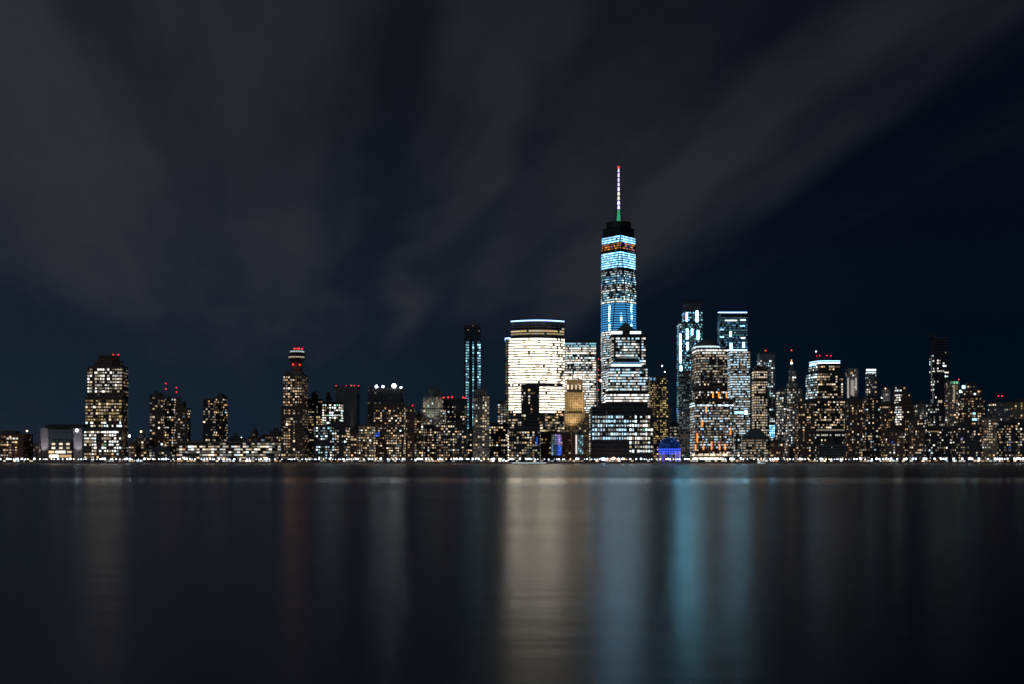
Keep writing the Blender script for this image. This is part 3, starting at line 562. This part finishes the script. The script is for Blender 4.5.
# pyramid and sloping glass of the stone tower before the skyscraper
b = find('stepped stone tower with sloping'); T = b['T'][-1]; yc = b['yc']; p = T[0]; cx = X(625.3, yc); hw = 10 * yc / F
sq = lambda c, y, h: [(c - h, y - h), (c + h, y - h), (c + h, y + h), (c - h, y + h)]
m = MB(); m.prism(sq(cx, yc, hw * .95), T[2], T[2] + 6, PM['dark']); m.prism(sq(cx, yc, hw * .95), T[2] + 6, Z(322, yc), PM['copper'], poly2=sq(cx, yc, .3)); m.build('pyramid_roof', b['root'], b['base'])
yf = T[3]
for x0, x1 in ((611, 622), (630, 641)):
    m = MB(); m.pane((X(x0, yf), yf - .6), (X(x1, yf), yf - .6), T[2] + .2, T[2] + 4, EMI['cool2']); m.box(X(x0, yf), X(x1, yf), yf - .3, yf + 3, T[2], T[2] + 4.2, PM['dark']); m.build('roof_light', b['root'], b['base'])
T1 = b['T'][1]; yf1 = T1[3] - .4; y2 = T[3]
for k, (y0, y1, key) in enumerate(((366.3, 364.6, 'cool2'), (364.0, 362.2, 'blue1'), (361.9, 360.2, 'blue1'), (359.8, 358, 'teal1'))):
    i0 = (366.3 - y0) * .35; i1 = (366.3 - y1) * .35
    m = MB(); m.face([(X(611 + i0, yf1), yf1 - 1.5 + k * .3, Z(y0, yf1)), (X(641.5 - i0, yf1), yf1 - 1.5 + k * .3, Z(y0, yf1)), (X(641.5 - i1, yf1), yf1 - 1.3 + k * .3, Z(y1, yf1)), (X(611 + i1, yf1), yf1 - 1.3 + k * .3, Z(y1, yf1))], EMI[key])
    m.box(X(611 + i1, yf1), X(641.5 - i1, yf1), yf1 - 1.0, yf1 + .3, Z(y0, yf1), Z(y1, yf1), PM['dark']); m.build('sloping_glass', b['root'], b['base'])

# spire of the small pointed tower
b = find('glowing white and orange spire'); T = b['T'][-1]; yc = b['yc']; cx = X(791.5, yc)
m = MB(); m.cyl(cx, yc, T[2], Z(363, yc), 4.2, PM['copper'], 8, .8); m.build('spire_roof', b['root'], b['base'])
m = MB(); m.cyl(cx, yc, Z(364.5, yc), Z(361.5, yc), 1.7, EMI['cream2'], 8, 1.1); m.ball(cx, yc, Z(363, yc), 1.7, EMI['lamp_warm']); m.build('lantern', b['root'], b['base'])
m = MB(); m.ball(cx, yc, Z(360.3, yc), 1.2, EMI['orange2']); m.cyl(cx, yc, Z(360, yc), Z(350.5, yc), .2, PM['dark'], 5); m.ball(cx, yc, Z(350.3, yc), .8, EMI['beacon']); m.build('beacon', b['root'], b['base'])

# dark low pyramid
b = find('dark flat topped pyramid roof'); T = b['T'][-1]; p = T[0]; c = (sum(q[0] for q in p) / 4, sum(q[1] for q in p) / 4)
m = MB(); m.prism(p, T[2] + .3, Z(429.5, T[3] + 8), PM['copper'], poly2=[(c[0] + (q[0] - c[0]) * .45, c[1] + (q[1] - c[1]) * .45) for q in p]); m.build('pyramid_roof', b['root'], b['base'])
# bright roof line of the right-hand tower
b = find('bright white roof line'); T = b['T'][-1]; p = T[0]; m = MB()
for dz in (0, 3.0):
    for i in range(7): m.pane(p[i], p[i + 1], T[2] - .4 - dz, T[2] + .5 - dz, EMI['crown'] if not dz else EMI['cool2'], t=.7)
m.build('crown_light', b['root'], b['base'])
# lattice crown of the tall stepped glass tower
b = find('dark latticed crown'); T = b['T'][-1]; p = T[0]; x0, x1 = p[0][0], p[1][0]; m = MB(); yy = T[3] + 2
for i in range(9):
    x = x0 + 1 + (x1 - x0 - 2) * i / 8; m.box(x - .35, x + .35, yy, yy + .7, T[2], T[2] + 4 + 2 * (i % 3), PM['dark'])
m.box(x0 + 1, x1 - 1, yy - .1, yy + .8, T[2] + 2.5, T[2] + 3, PM['dark']); m.build('roof_lattice', b['root'], b['base'])

# floodlit facades: real spot lamps standing below them
def flood(sub, px, py, py_aim, color, power, size=70, back=22):
    b = find(sub); T = b['T'][0]; yf = T[3]
    l = bpy.data.lights.new('facade_spot', 'SPOT'); l.energy = power; l.color = color; l.spot_size = math.radians(size); l.spot_blend = .8; l.shadow_soft_size = .5
    o = bpy.data.objects.new('facade_spot', l); COL.objects.link(o); o.parent = b['root']
    src = Vector((X(px, yf), yf - back, Z(py, yf))); aim = Vector((X(px, yf), yf + 2, Z(py_aim, yf)))
    o.location = src - Vector(b['base']); o.rotation_euler = (aim - src).to_track_quat('-Z', 'Y').to_euler()
flood('golden lit brown stone', 572, 436, 400, (1, .74, .36), 150000)
flood('golden lit brown stone', 577, 420, 386, (1, .74, .36), 110000)
flood('grey floodlit stepped', 432, 425, 402, (.85, 1, .85), 22000)
flood('wide low hall', 44, 455, 440, (.9, .88, 1), 9000, 60, 16)
flood('wide low hall', 79, 455, 440, (.9, .88, 1), 9000, 60, 16)
flood('tall white lit panel', 852, 402, 380, (1, .97, .9), 9000)
flood('slender brick tower topped', 297, 382, 362, (.6, .8, .9), 3500)
flood('small grey lit tower top', 885, 405, 392, (.9, .95, 1), 5000)

# ------------------------------------------------------------------ the spired skyscraper
Ys = 1880; xc = X(620.3, Ys); hb = 17.2 * Ys / F / 1.0
yc = Ys + hb; base = (xc, yc, GZ)
root = empty('skyscraper', base); tag(root, 'tallest tower, tapering facetted glass skyscraper with a lit spire', 'skyscraper')
zb = 22.0; zt = Z(233, Ys)
c8 = []
def octo(z):
    t = min(1, max(0, (z - zb) / (zt - zb))); sqc = [(-hb, -hb), (hb, -hb), (hb, hb), (-hb, hb)]; dia = [(0, -hb), (hb, 0), (0, hb), (-hb, 0)]
    pts = []
    for i in range(4):
        a = sqc[i]; d0 = dia[(i - 1) % 4]; d1 = dia[i]
        pts.append((xc + a[0] + (d0[0] - a[0]) * t, yc + a[1] + (d0[1] - a[1]) * t)); pts.append((xc + a[0] + (d1[0] - a[0]) * t, yc + a[1] + (d1[1] - a[1]) * t))
    return pts
m = MB(); m.prism([(xc - hb, yc - hb), (xc + hb, yc - hb), (xc + hb, yc + hb), (xc - hb, yc + hb)], GZ, zb, WM['steel']); m.build('podium', root, base)
m = MB(); K = 40
for i in range(K):
    z0, z1 = zb + (zt - zb) * i / K, zb + (zt - zb) * (i + 1) / K; m.prism(octo(z0 + .001), z0, z1, WM['glass'], poly2=octo(z1 - .001), ubay=2.6, vfl=4.0, vb=zb)
m.build('glass_shaft', root, base)
z = zb; fl = 4.0
def wtc_style(px, py):
    if py < 234: return None
    if py < 243.5: return (.98, [('ice', 6), ('ice_dim', 5), ('pearl', 5)])
    if py < 248.5: return (.75, 'party')
    if py < 252: return (.2, 'bluedim')
    if py < 267: return (.98, [('ice', 6), ('ice_dim', 5), ('pearl', 5)])
    if py < 271: return (.15, 'white0')
    if py < 275: return (.7, [('cool1', 3), ('white1', 1), ('blue0', 1)])
    if py < 284: return (.85, [('blue1', 4), ('teal1', 3), ('blue0', 2), ('cool2', 1.6)])
    if py < 288: return (.7, [('white0', 2), ('cool1', 2), ('white2', 1)])
    if py < 291.5: return (.9, 'brightwhite')
    if py < 300: return (.85, [('teal1', 2), ('cool2', 1), ('blue0', 2), ('white1', 1)])
    if py < 302.5: return (.95, 'brightwhite')
    if py < 330:
        for c in (609.5, 621, 631.5):
            if abs(px - c) < .62: return (1, 'streak' if R.random() < .7 else 'ice_dim')
        return (1, 'bluefield')
    return (.85, [('white2', 3), ('white1', 3), ('cool1', 3), ('pearl', 2)])
while z + fl < zt + .1:
    P = octo(z + 1.1); P2 = octo(z + 2.9); band = MB()
    for i in range(8):
        a, b_, a2, b2 = P[i], P[(i + 1) % 8], P2[i], P2[(i + 1) % 8]; L = math.dist(a, b_)
        mid = ((a[0] + b_[0]) / 2, (a[1] + b_[1]) / 2)
        if L < .8 or (b_[1] - a[1]) * -mid[0] - (b_[0] - a[0]) * -mid[1] <= 0: continue
        nb = max(1, round(L / 2.9))
        for j in range(nb):
            l = lambda p, q, u: (p[0] + (q[0] - p[0]) * u, p[1] + (q[1] - p[1]) * u)
            c0 = max(.05, .9 * nb / L) if j == 0 else .05; c1 = 1 - (max(.05, .9 * nb / L) if j == nb - 1 else .05)
            if c1 - c0 < .1: continue
            A, Bq, A2, B2 = l(a, b_, (j + c0) / nb), l(a, b_, (j + c1) / nb), l(a2, b2, (j + c0) / nb), l(a2, b2, (j + c1) / nb)
            px, py = PX(*A), PY(z + 2, A[1]); st = wtc_style((PX(*A) + PX(*Bq)) / 2, PY(z + 2, yc - hb * .8))
            if not st or hidden(px, py) or R.random() > st[0]: continue
            key = pick(st[1])
            band.pane(A, Bq, z + 1.1, z + 2.9, EMI[key], t=.25, a2=A2, b2=B2)
    if band.f:
        for i in range(8):
            a, b_ = P[i], P[(i + 1) % 8]; mid = ((a[0] + b_[0]) / 2, (a[1] + b_[1]) / 2)
            if math.dist(a, b_) < .8 or (b_[1] - a[1]) * -mid[0] - (b_[0] - a[0]) * -mid[1] <= 0: continue
            band.pane(a, b_, z + 1.05, z + 2.95, PM['glassdark'], t=.1, a2=P2[i], b2=P2[(i + 1) % 8])
        band.build('glazing_band', root, base)
    z += fl
m = MB(); m.cyl(xc, yc, zt, Z(229, yc), hb * .93, PM['dark'], 4, ph=0); m.cyl(xc, yc, Z(229, yc), Z(223.5, yc), 12.4 * yc / F, PM['dark'], 24); m.build('roof_ring', root, base)
m = MB(); m.cyl(xc, yc, Z(224, yc), Z(210, yc), 3.6, EMI['spire_green'], 8, 1.9); m.build('mast_base', root, base)
for s_ in (-1, 1):
    m = MB(); x = xc
    a = Vector((xc + s_ * 9, yc - 2, Z(224, yc))); e = Vector((xc + s_ * 1.2, yc, Z(206, yc)))
    n_ = 6
    for k in range(n_):
        p0 = a.lerp(e, k / n_); p1 = a.lerp(e, (k + 1) / n_); m.box(min(p0.x, p1.x) - .35, max(p0.x, p1.x) + .35, yc - 1, yc - .3, p0.z, p1.z, PM['metal'])
    m.build('stay_cable', root, base)
m = MB(); m.cyl(xc, yc, Z(210, yc), Z(168, yc), 1.5, PM['metal'], 8, .5); m.build('mast', root, base)
for i in range(9):
    y0 = 209 - i * 4.6; r = 2.3 - i * .14
    m = MB(); m.cyl(xc, yc, Z(y0, yc), Z(y0 - 3.3, yc), r, EMI['spire'], 8, r * .7); m.build('mast_light', root, base)
m = MB(); m.ball(xc, yc, Z(167.3, yc), 1.8, EMI['beacon']); m.build('beacon', root, base)

# ------------------------------------------------------------------ the blue glowing dome at the waterfront
Yd = 1550; r = 11.3 * Yd / F; cx = X(671, Yd); base = (cx, Yd + r, GZ)
root = empty('glass_dome', base); tag(root, 'round glass pavilion glowing deep blue beside the dark square windowed block', 'pavilion')
m = MB(); emis('dome_blue', (.02, .10, .55), .38, vary=0); emis('dome_blue_low', (.04, .10, 1.0), 1.5, vary=0); fr = PM['dark']; emis('dome_blue_dim', (.01, .06, .34), .25, vary=0); emis('dome_blue_pale', (.04, .2, .8), .6, vary=0)
zc = Z(448.5, Yd)
def ringz(z): return math.sqrt(max(0, r * r - (z - zc) ** 2))
n = 28; zs = [zc + r * math.sin(a) for a in [-.55 + i * (math.pi / 2 + .55) / 11 for i in range(12)]]
for k in range(11):
    r0, r1 = ringz(zs[k]), ringz(zs[k + 1]) if k < 10 else .3
    key = 'dome_blue_low' if k < 3 else 'dome_blue'
    for i in range(n):
        a0, a1 = 2 * math.pi * (i + .13) / n, 2 * math.pi * (i + .87) / n; d = .14 * (zs[k + 1] - zs[k])
        if k >= 3: key = R.choices(('dome_blue', 'dome_blue_dim', 'dome_blue_pale'), (4, 3 + k * .5, 1.2))[0]
        m.face([(cx + r0 * math.cos(a0), Yd + r + r0 * math.sin(a0), zs[k] + d), (cx + r0 * math.cos(a1), Yd + r + r0 * math.sin(a1), zs[k] + d), (cx + r1 * math.cos(a1), Yd + r + r1 * math.sin(a1), zs[k + 1] - d), (cx + r1 * math.cos(a0), Yd + r + r1 * math.sin(a0), zs[k + 1] - d)], EMI[key])
m.build('glass_shell', root, base)
m = MB(); m.ball(cx, Yd + r, zc, r * .985, fr, 28, 12, z0=-.5); m.build('frame', root, base)
m = MB()
for i in range(16):
    if i in (1, 2, 6, 9, 13): continue
    a = math.pi + math.pi * (i + .5) / 16; q = ringz(zs[1]) * 1.0
    m.box(cx + q * math.cos(a) - .5, cx + q * math.cos(a) + .5, Yd + r + q * math.sin(a) - 1.2, Yd + r + q * math.sin(a) - .6, GZ, zs[1] - .6 + 1.8, EMI[('violet1', 'deep1', 'violet2', 'deep2')[i % 4]])
m.build('arcade', root, base)

# ------------------------------------------------------------------ shore: lamps, trees, tents, dock
def instance_tree(o, loc, label=None):
    c = o.copy(); COL.objects.link(c); c.location = loc
    for ch in o.children:
        d = ch.copy(); COL.objects.link(d); d.parent = c
    return c
def lamp_proto(kind, r):
    o = empty('street_lamp', (0, 0, 0)); tag(o, 'white globe lamp on a thin dark pole along the quay promenade' if kind == 'lamp' else 'orange tinted globe lamp on a thin dark pole along the promenade', 'street lamp', 'white globe lamps on the promenade' if kind == 'lamp' else 'orange globe lamps on the promenade')
    m = MB(); m.cyl(0, 0, 0, 3.2, .09, PM['dark'], 6, .06); m.cyl(0, 0, 0, .35, .22, PM['dark'], 6); m.cyl(0, 0, 3.1, 3.25, .2, PM['dark'], 6); m.build('pole', o)
    m = MB(); m.ball(0, 0, 3.25 + r * .9, r, EMI[kind], 8, 4); m.build('lamp_globe', o)
    return o
protos = [lamp_proto('lamp', .55), lamp_proto('lamp', .85), lamp_proto('lamp', 1.2), lamp_proto('lamp_warm', .7)]
used = set(); px = -6.0
DARK = [(136, 148), (226, 234)]
while px < 1030:
    k = R.choices((0, 1, 2, 3), (5, 3.2, 2.0, 1.3))[0]; Yl = R.choice((1506, 1507, 1512, 1522, 1530, 1536))
    if 880 < px: Yl = 1506; k = R.choice((1, 2, 2))
    loc = (X(px, Yl), Yl, GZ + .02)
    if k in used: instance_tree(protos[k], loc)
    else: protos[k].location = loc; used.add(k)
    px += R.choice((R.uniform(1.3, 2.8), R.uniform(1.8, 3.6), R.uniform(3, 7))) if px < 880 else R.choice((R.uniform(2, 3), R.uniform(6, 9)))
for k, pr in enumerate(protos):
    if k not in used: pr.location = (X(20 + k * 9, 1507), 1507, GZ)
# the blue-white floodlight by the tents
o = empty('floodlight_mast', (X(603.5, 1508), 1508, GZ)); tag(o, 'dazzling blue white floodlight on a short mast beside the tents', 'floodlight')
m = MB(); m.cyl(0, 0, 0, 2.4, .12, PM['dark'], 6); m.build('pole', o); m = MB(); m.ball(0, 0, 3.9, 2.1, EMI['halo_blue'], 12, 7); m.ball(0, -1.5, 3.9, 1.2, EMI['flood'], 8, 5); m.build('lamp_and_halo', o)  # the light's blue halo is built as a glowing ball round the core
# tents
TC = canvas()
for i, (px, w, lab) in enumerate(((604, 11, 'small pale pointed tent left of the large marquee'), (613.5, 14, 'large peach lit marquee with a pointed roof by the water'), (624, 10, 'low pale tent right of the large marquee'))):
    Yt = 1516; x = X(px, Yt); h = w / 2 * Yt / F; o = empty('marquee', (x, Yt + 4, GZ)); tag(o, lab, 'tent', 'tents on the promenade')
    rect = [(-h, -4), (h, -4), (h, 4), (-h, 4)]
    m = MB(); m.prism(rect, 3.6, 6.9 if i == 1 else 5.6, TC, poly2=[(q[0] * .08, q[1] * .1) for q in rect])
    m.build('canopy', o)
    l = bpy.data.lights.new('tent_lamp', 'POINT'); l.energy = 2600 * (2 if i == 1 else 1); l.color = (1, .55, .34); l.shadow_soft_size = .4; lo = bpy.data.objects.new('tent_lamp', l); COL.objects.link(lo); lo.parent = o; lo.location = (0, 0, 2.6)
    for sx in (-1, 1):
        for sy in (-1, 1): m = MB(); m.cyl(sx * (h - .3), sy * 3.7, 0, 3.6, .1, PM['metal'], 6); m.build('tent_pole', o)
# (the canopies are translucent and lit by a warm lamp inside)
# trees
def tree_proto(seed):
    r = random.Random(seed); o = empty('promenade_tree', (0, 0, 0)); tag(o, 'small dark leafy tree on the quay promenade', 'tree', 'trees along the promenade')
    m = MB(); m.cyl(0, 0, 0, 2.6, .22, PM['bark'], 7, .13)
    for k in range(5):
        a = k * 1.26 + r.random(); e = Vector((math.cos(a) * 1.4, math.sin(a) * 1.4, r.uniform(3.6, 5)))
        s0 = Vector((0, 0, 2.3)); n_ = Vector((-math.sin(a), math.cos(a), 0)) * .07
        m.face([s0 - n_, s0 + n_, e + n_ * .4, e - n_ * .4], PM['bark']); m.face([s0 + Vector((0, 0, .1)), e, e - Vector((0, 0, .08)), s0 - Vector((0, 0, .1))], PM['bark'])
    m.build('trunk', o)
    m = MB()
    cl = [(r.uniform(-1.7, 1.7), r.uniform(-1.7, 1.7), r.uniform(3.2, 6.3), r.uniform(.7, 1.25)) for _ in range(11)]
    for cx_, cy_, cz_, cr_ in cl:
        for k in range(46):
            v = Vector((r.gauss(0, 1), r.gauss(0, 1), r.gauss(0, 1))).normalized() * cr_ * r.uniform(.4, 1.05); c = Vector((cx_, cy_, cz_)) + v
            u = Vector((r.gauss(0, 1), r.gauss(0, 1), r.gauss(0, 1))).normalized() * .2; w = v.cross(u).normalized() * .13
            m.face([c - u, c + w, c + u, c - w], PM['leaf'])
    m.build('crown', o); return o
tp = [tree_proto(i) for i in (3, 7, 12)]; tu = set(); px = 3.0
while px < 1022:
    k = R.randrange(3); Yl = R.choice((1514, 1517, 1519, 1525))
    if not 594 < px < 632:
        loc = (X(px, Yl), Yl, GZ); s = R.uniform(.75, 1.25)
        if k in tu: o = instance_tree(tp[k], loc)
        else: o = tp[k]; o.location = loc; tu.add(k)
        o.scale = (s, s, s); o.rotation_euler.z = R.uniform(0, 6)
    px += R.uniform(7, 26)
# floating dock and pontoon
Yk = 1492; o = empty('floating_dock', (X(529, Yk), Yk, 0)); tag(o, 'long low floating dock edged with a thin white light line', 'dock'); h = 17 * Yk / F
m = MB(); m.box(-h, h, -2, 2, -.4, .8, PM['quay']); m.build('deck', o)
m = MB(); m.pane((-h, -2.02), (h, -2.02), .95, 1.3, EMI['cool2'], t=.1); m.box(-h, h, -2, -1.9, .8, 1.4, PM['dark']); m.build('light_rail', o)
for i in range(5): m = MB(); m.cyl(-h + 4 + i * (2 * h - 8) / 4, 2.3, -1.5, 3.2, .25, PM['dark'], 7); m.build('mooring_pile', o)
Yk = 1480; o = empty('moored_barge', (X(761, Yk), Yk, 0)); tag(o, 'small pale low barge moored off the quay', 'boat'); h = 5 * Yk / F
hull = [(-h, 0), (-h + 1.2, -2), (h - 1.8, -2), (h, 0), (h - 1.8, 2), (-h + 1.2, 2)]
m = MB(); m.prism([(q[0] * .94, q[1] * .8) for q in hull], -.5, 1.0, PM['canvas'], poly2=hull, bottom=True); m.build('hull', o)
m = MB(); m.box(-h + 2, -h + 6, -1.2, 1.2, 1.0, 2.6, PM['canvas']); m.pane((-h + 2.3, -1.2), (-h + 5.7, -1.2), 1.6, 2.2, EMI['cool2'], t=.05); m.build('cabin', o)
m = MB(); m.pane((-h + 1.5, -2.02), (h - 2, -2.02), .5, .8, EMI['cool1'], t=.08); m.build('deck_light', o)

# ------------------------------------------------------------------ setting
m = MB(); W = 9000
m.face([(-W, SHORE + 1, GZ), (W, SHORE + 1, GZ), (W, 14000, GZ), (-W, 14000, GZ)], PM['land']); tag(m.build('city_ground'), None, None, kind='structure')
m = MB(); m.face([(-W, SHORE + .5, GZ + .012), (W, SHORE + .5, GZ + .012), (W, 1538, GZ + .012), (-W, 1538, GZ + .012)], PM['pave']); tag(m.build('promenade'), None, None, kind='structure')
m = MB(); m.box(-W, W, SHORE - .2, SHORE + 1.2, -3, GZ + .35, PM['quay']); tag(m.build('quay_wall'), 'long brown concrete quay wall along the far shore', 'wall'); bpy.data.objects['quay_wall']['kind'] = 'structure'
# railing as part of the quay
wm_, nt, out = nodemat('river_water')
tc = N(nt, 'ShaderNodeTexCoord'); sep = N(nt, 'ShaderNodeSeparateXYZ'); nt.links.new(tc.outputs['Object'], sep.inputs[0])
def noise(scale_vec, scale, detail):
    mp = N(nt, 'ShaderNodeMapping'); mp.inputs['Scale'].default_value = scale_vec; nt.links.new(tc.outputs['Object'], mp.inputs[0])
    n_ = N(nt, 'ShaderNodeTexNoise'); n_.inputs['Scale'].default_value = scale; n_.inputs['Detail'].default_value = detail; nt.links.new(mp.outputs[0], n_.inputs['Vector']); return n_.outputs[0]
n1 = noise((.16, 1, 1), .5, 5); n2 = noise((.05, .22, 1), .25, 3)
bump = N(nt, 'ShaderNodeBump'); bump.inputs['Strength'].default_value = .2; bump.inputs['Distance'].default_value = .12; nt.links.new(n1, bump.inputs['Height'])
rough = N(nt, 'ShaderNodeMapRange'); nt.links.new(n2, rough.inputs[0]); rough.inputs[1].default_value = .3; rough.inputs[2].default_value = .7; rough.inputs[3].default_value = .225; rough.inputs[4].default_value = .255
# a smooth slick lies across the river some 280 m out
yv = math_n(nt, 'MULTIPLY_ADD', noise((.004, .03, 1), 1.0, 3), 60.0, math_n(nt, 'ADD', sep.outputs[1], -30.0))
slick = N(nt, 'ShaderNodeValToRGB'); cr = slick.color_ramp; nt.links.new(math_n(nt, 'DIVIDE', yv, 1000.0), slick.inputs[0])
cr.elements[0].position = .225; cr.elements[0].color = (0, 0, 0, 1); cr.elements[1].position = .26; cr.elements[1].color = (1, 1, 1, 1)
e = cr.elements.new(.30); e.color = (1, 1, 1, 1); e = cr.elements.new(.34); e.color = (0, 0, 0, 1)
rr = math_n(nt, 'MULTIPLY_ADD', slick.outputs[0], -.07, rough.outputs[0])
gls = N(nt, 'ShaderNodeBsdfGlossy'); gls.distribution = 'MULTI_GGX'; gls.inputs['Color'].default_value = (.58, .58, .58, 1)
lw = N(nt, 'ShaderNodeLayerWeight'); lw.inputs[0].default_value = .5
refl = math_n(nt, 'MULTIPLY', math_n(nt, 'POWER', lw.outputs['Facing'], 2.6), .76)
zone = N(nt, 'ShaderNodeValToRGB'); zr = zone.color_ramp; nt.links.new(math_n(nt, 'DIVIDE', yv, 1000.0), zone.inputs[0])   # glossy colour by distance: reflection band painted brighter, water further out dimmer
for i, (q, v) in enumerate(((0, .84), (.21, .84), (.235, 1.0), (.285, 1.0), (.33, .62), (1, .72))):
    e = zr.elements[i] if i < 2 else zr.elements.new(1)
    e.position = q; e.color = (v, v, v, 1)
refl = math_n(nt, 'MULTIPLY', refl, zone.outputs[0])
cc = N(nt, 'ShaderNodeCombineXYZ')
for i in range(3): nt.links.new(refl, cc.inputs[i])
nt.links.new(cc.outputs[0], gls.inputs['Color'])
nt.links.new(rr, gls.inputs['Roughness']); nt.links.new(bump.outputs[0], gls.inputs['Normal']); nt.links.new(gls.outputs[0], out.inputs[0])
m = MB(); m.face([(-W, -3000, 0), (W, -3000, 0), (W, SHORE + .5, 0), (-W, SHORE + .5, 0)], wm_); tag(m.build('river_water'), None, None, kind='structure')

# ------------------------------------------------------------------ night sky: wind-drawn cloud over deep blue
w = bpy.data.worlds.new('World'); sc.world = w; w.use_nodes = True; nt = w.node_tree; nt.nodes.clear()
out = N(nt, 'ShaderNodeOutputWorld'); bg = N(nt, 'ShaderNodeBackground'); nt.links.new(bg.outputs[0], out.inputs[0])
tc = N(nt, 'ShaderNodeTexCoord'); sep = N(nt, 'ShaderNodeSeparateXYZ'); nt.links.new(tc.outputs['Generated'], sep.inputs[0])
sx, sy, sz = sep.outputs
zz = math_n(nt, 'ADD', math_n(nt, 'MAXIMUM', sz, 0.0), .10)
az = math.radians(-11.5)     # the wind blows away along this bearing
al = math_n(nt, 'DIVIDE', math_n(nt, 'ADD', math_n(nt, 'MULTIPLY', sx, math.sin(az)), math_n(nt, 'MULTIPLY', sy, math.cos(az))), zz)
ac = math_n(nt, 'DIVIDE', math_n(nt, 'SUBTRACT', math_n(nt, 'MULTIPLY', sx, math.cos(az)), math_n(nt, 'MULTIPLY', sy, math.sin(az))), zz)
def wn(a, b, off, det, rough_=.5):
    c = N(nt, 'ShaderNodeCombineXYZ'); nt.links.new(math_n(nt, 'MULTIPLY', al, a), c.inputs[0]); nt.links.new(math_n(nt, 'MULTIPLY', ac, b), c.inputs[1]); c.inputs[2].default_value = off
    n_ = N(nt, 'ShaderNodeTexNoise'); n_.inputs['Scale'].default_value = 1; n_.inputs['Detail'].default_value = det; n_.inputs['Roughness'].default_value = rough_; nt.links.new(c.outputs[0], n_.inputs['Vector']); return n_.outputs[0]
big = wn(.28, .9, 3.1, 2, .4); fine = wn(.22, 3.0, 7.7, 3, .5); jit = wn(.8, 1.3, 12.3, 3, .55); wisp = wn(1.3, 3.4, 21.0, 4, .6)
jac = math_n(nt, 'ADD', ac, math_n(nt, 'MULTIPLY_ADD', jit, .60, -.30))
bands = N(nt, 'ShaderNodeValToRGB'); bands.color_ramp.interpolation = 'EASE'; er = bands.color_ramp
nt.links.new(math_n(nt, 'DIVIDE', math_n(nt, 'ADD', jac, 1.0), 3.0, clamp=True), bands.inputs[0])
pts = [(-.95, .6), (-.55, .95), (-.32, .7), (-.09, .95), (.14, .7), (.29, .22), (.41, .72), (.50, .28), (.72, .62), (.84, .38), (1.04, .85), (1.2, .5), (1.42, .22), (1.75, .12)]
for i, (q, v) in enumerate(pts):
    e = er.elements[i] if i < 2 else er.elements.new(1)
    e.position = (q + 1) / 3; e.color = (v, v, v, 1)
cl = math_n(nt, 'ADD', math_n(nt, 'ADD', math_n(nt, 'MULTIPLY', big, .50), math_n(nt, 'MULTIPLY', fine, .42)), math_n(nt, 'MULTIPLY_ADD', bands.outputs[0], .26, -.24))
cl = math_n(nt, 'ADD', cl, math_n(nt, 'MULTIPLY', wisp, .26))
# cloud thins out to the right of the frame and low at the horizon
xr = math_n(nt, 'DIVIDE', sx, math_n(nt, 'MAXIMUM', sy, .05))
def mr(v, a, b, c, d, smooth=True):
    n_ = N(nt, 'ShaderNodeMapRange'); n_.interpolation_type = 'SMOOTHSTEP' if smooth else 'LINEAR'
    nt.links.new(v, n_.inputs[0])
    for i, q in enumerate((a, b, c, d)): n_.inputs[i + 1].default_value = q
    return n_.outputs[0]
right = math_n(nt, 'SUBTRACT', xr, math_n(nt, 'MULTIPLY', sz, 1.2))
thin = mr(right, -.05, .62, 0.0, .12)
low = mr(sz, .07, .17, .16, 0.0)
dens = mr(math_n(nt, 'SUBTRACT', math_n(nt, 'SUBTRACT', cl, thin), low), .35, .72, 0, 1)
hz = mr(sz, 0, .35, 0, 1); rt = mr(xr, -.35, .40, 0, 1)
def mixc(f, a, b):
    n_ = N(nt, 'ShaderNodeMix', data_type='RGBA'); nt.links.new(f, n_.inputs[0])
    for i, q in ((6, a), (7, b)):
        if isinstance(q, tuple): n_.inputs[i].default_value = (*q, 1)
        else: nt.links.new(q, n_.inputs[i])
    return n_.outputs[2]
lowc = mixc(rt, (.0080, .0155, .0290), (.0002, .0040, .0105)); highc = mixc(rt, (.0072, .0084, .0130), (.0020, .0030, .0075))
base_c = mixc(hz, lowc, highc)
cloud = mixc(rt, (.0250, .0262, .0360), (.0172, .0188, .0262))
over = mr(sz, .37, .52, 1.0, .15); final_ = mixc(dens, base_c, cloud); final = mixc(over, (.0018, .002, .003), final_); nt.links.new(final, bg.inputs[0]); bg.inputs[1].default_value = 1.0
# faint sun lamp added as fill to lift the dark facades
s = bpy.data.lights.new('fill_sun', 'SUN'); s.energy = .28; s.angle = math.radians(8); s.color = (.85, .9, 1.0)
so = bpy.data.objects.new('fill_sun', s); COL.objects.link(so); so.rotation_euler = (math.radians(52), 0, math.radians(-35))
# ------------------------------------------------------------------ camera
c = bpy.data.cameras.new('camera'); co = bpy.data.objects.new('camera', c); COL.objects.link(co); co.location = (0, 0, CAM); co.rotation_euler = (math.pi / 2, 0, 0)
c.sensor_width = 36; c.lens = 36 * F / 1024; c.shift_y = (HY - 342) / 1024; c.clip_start = .5; c.clip_end = 30000
sc.camera = co
sc.view_settings.view_transform = 'Standard'; sc.view_settings.look = 'None'; sc.view_settings.exposure = 0; sc.view_settings.gamma = 1
sc.render.film_transparent = False
cy = sc.cycles; cy.use_denoising = True; cy.filter_width = 1.65; cy.max_bounces = 4; cy.sample_clamp_indirect = 25; cy.use_light_tree = True
cy.caustics_reflective = True
print('objects', len(bpy.data.objects), 'buildings', len(S))
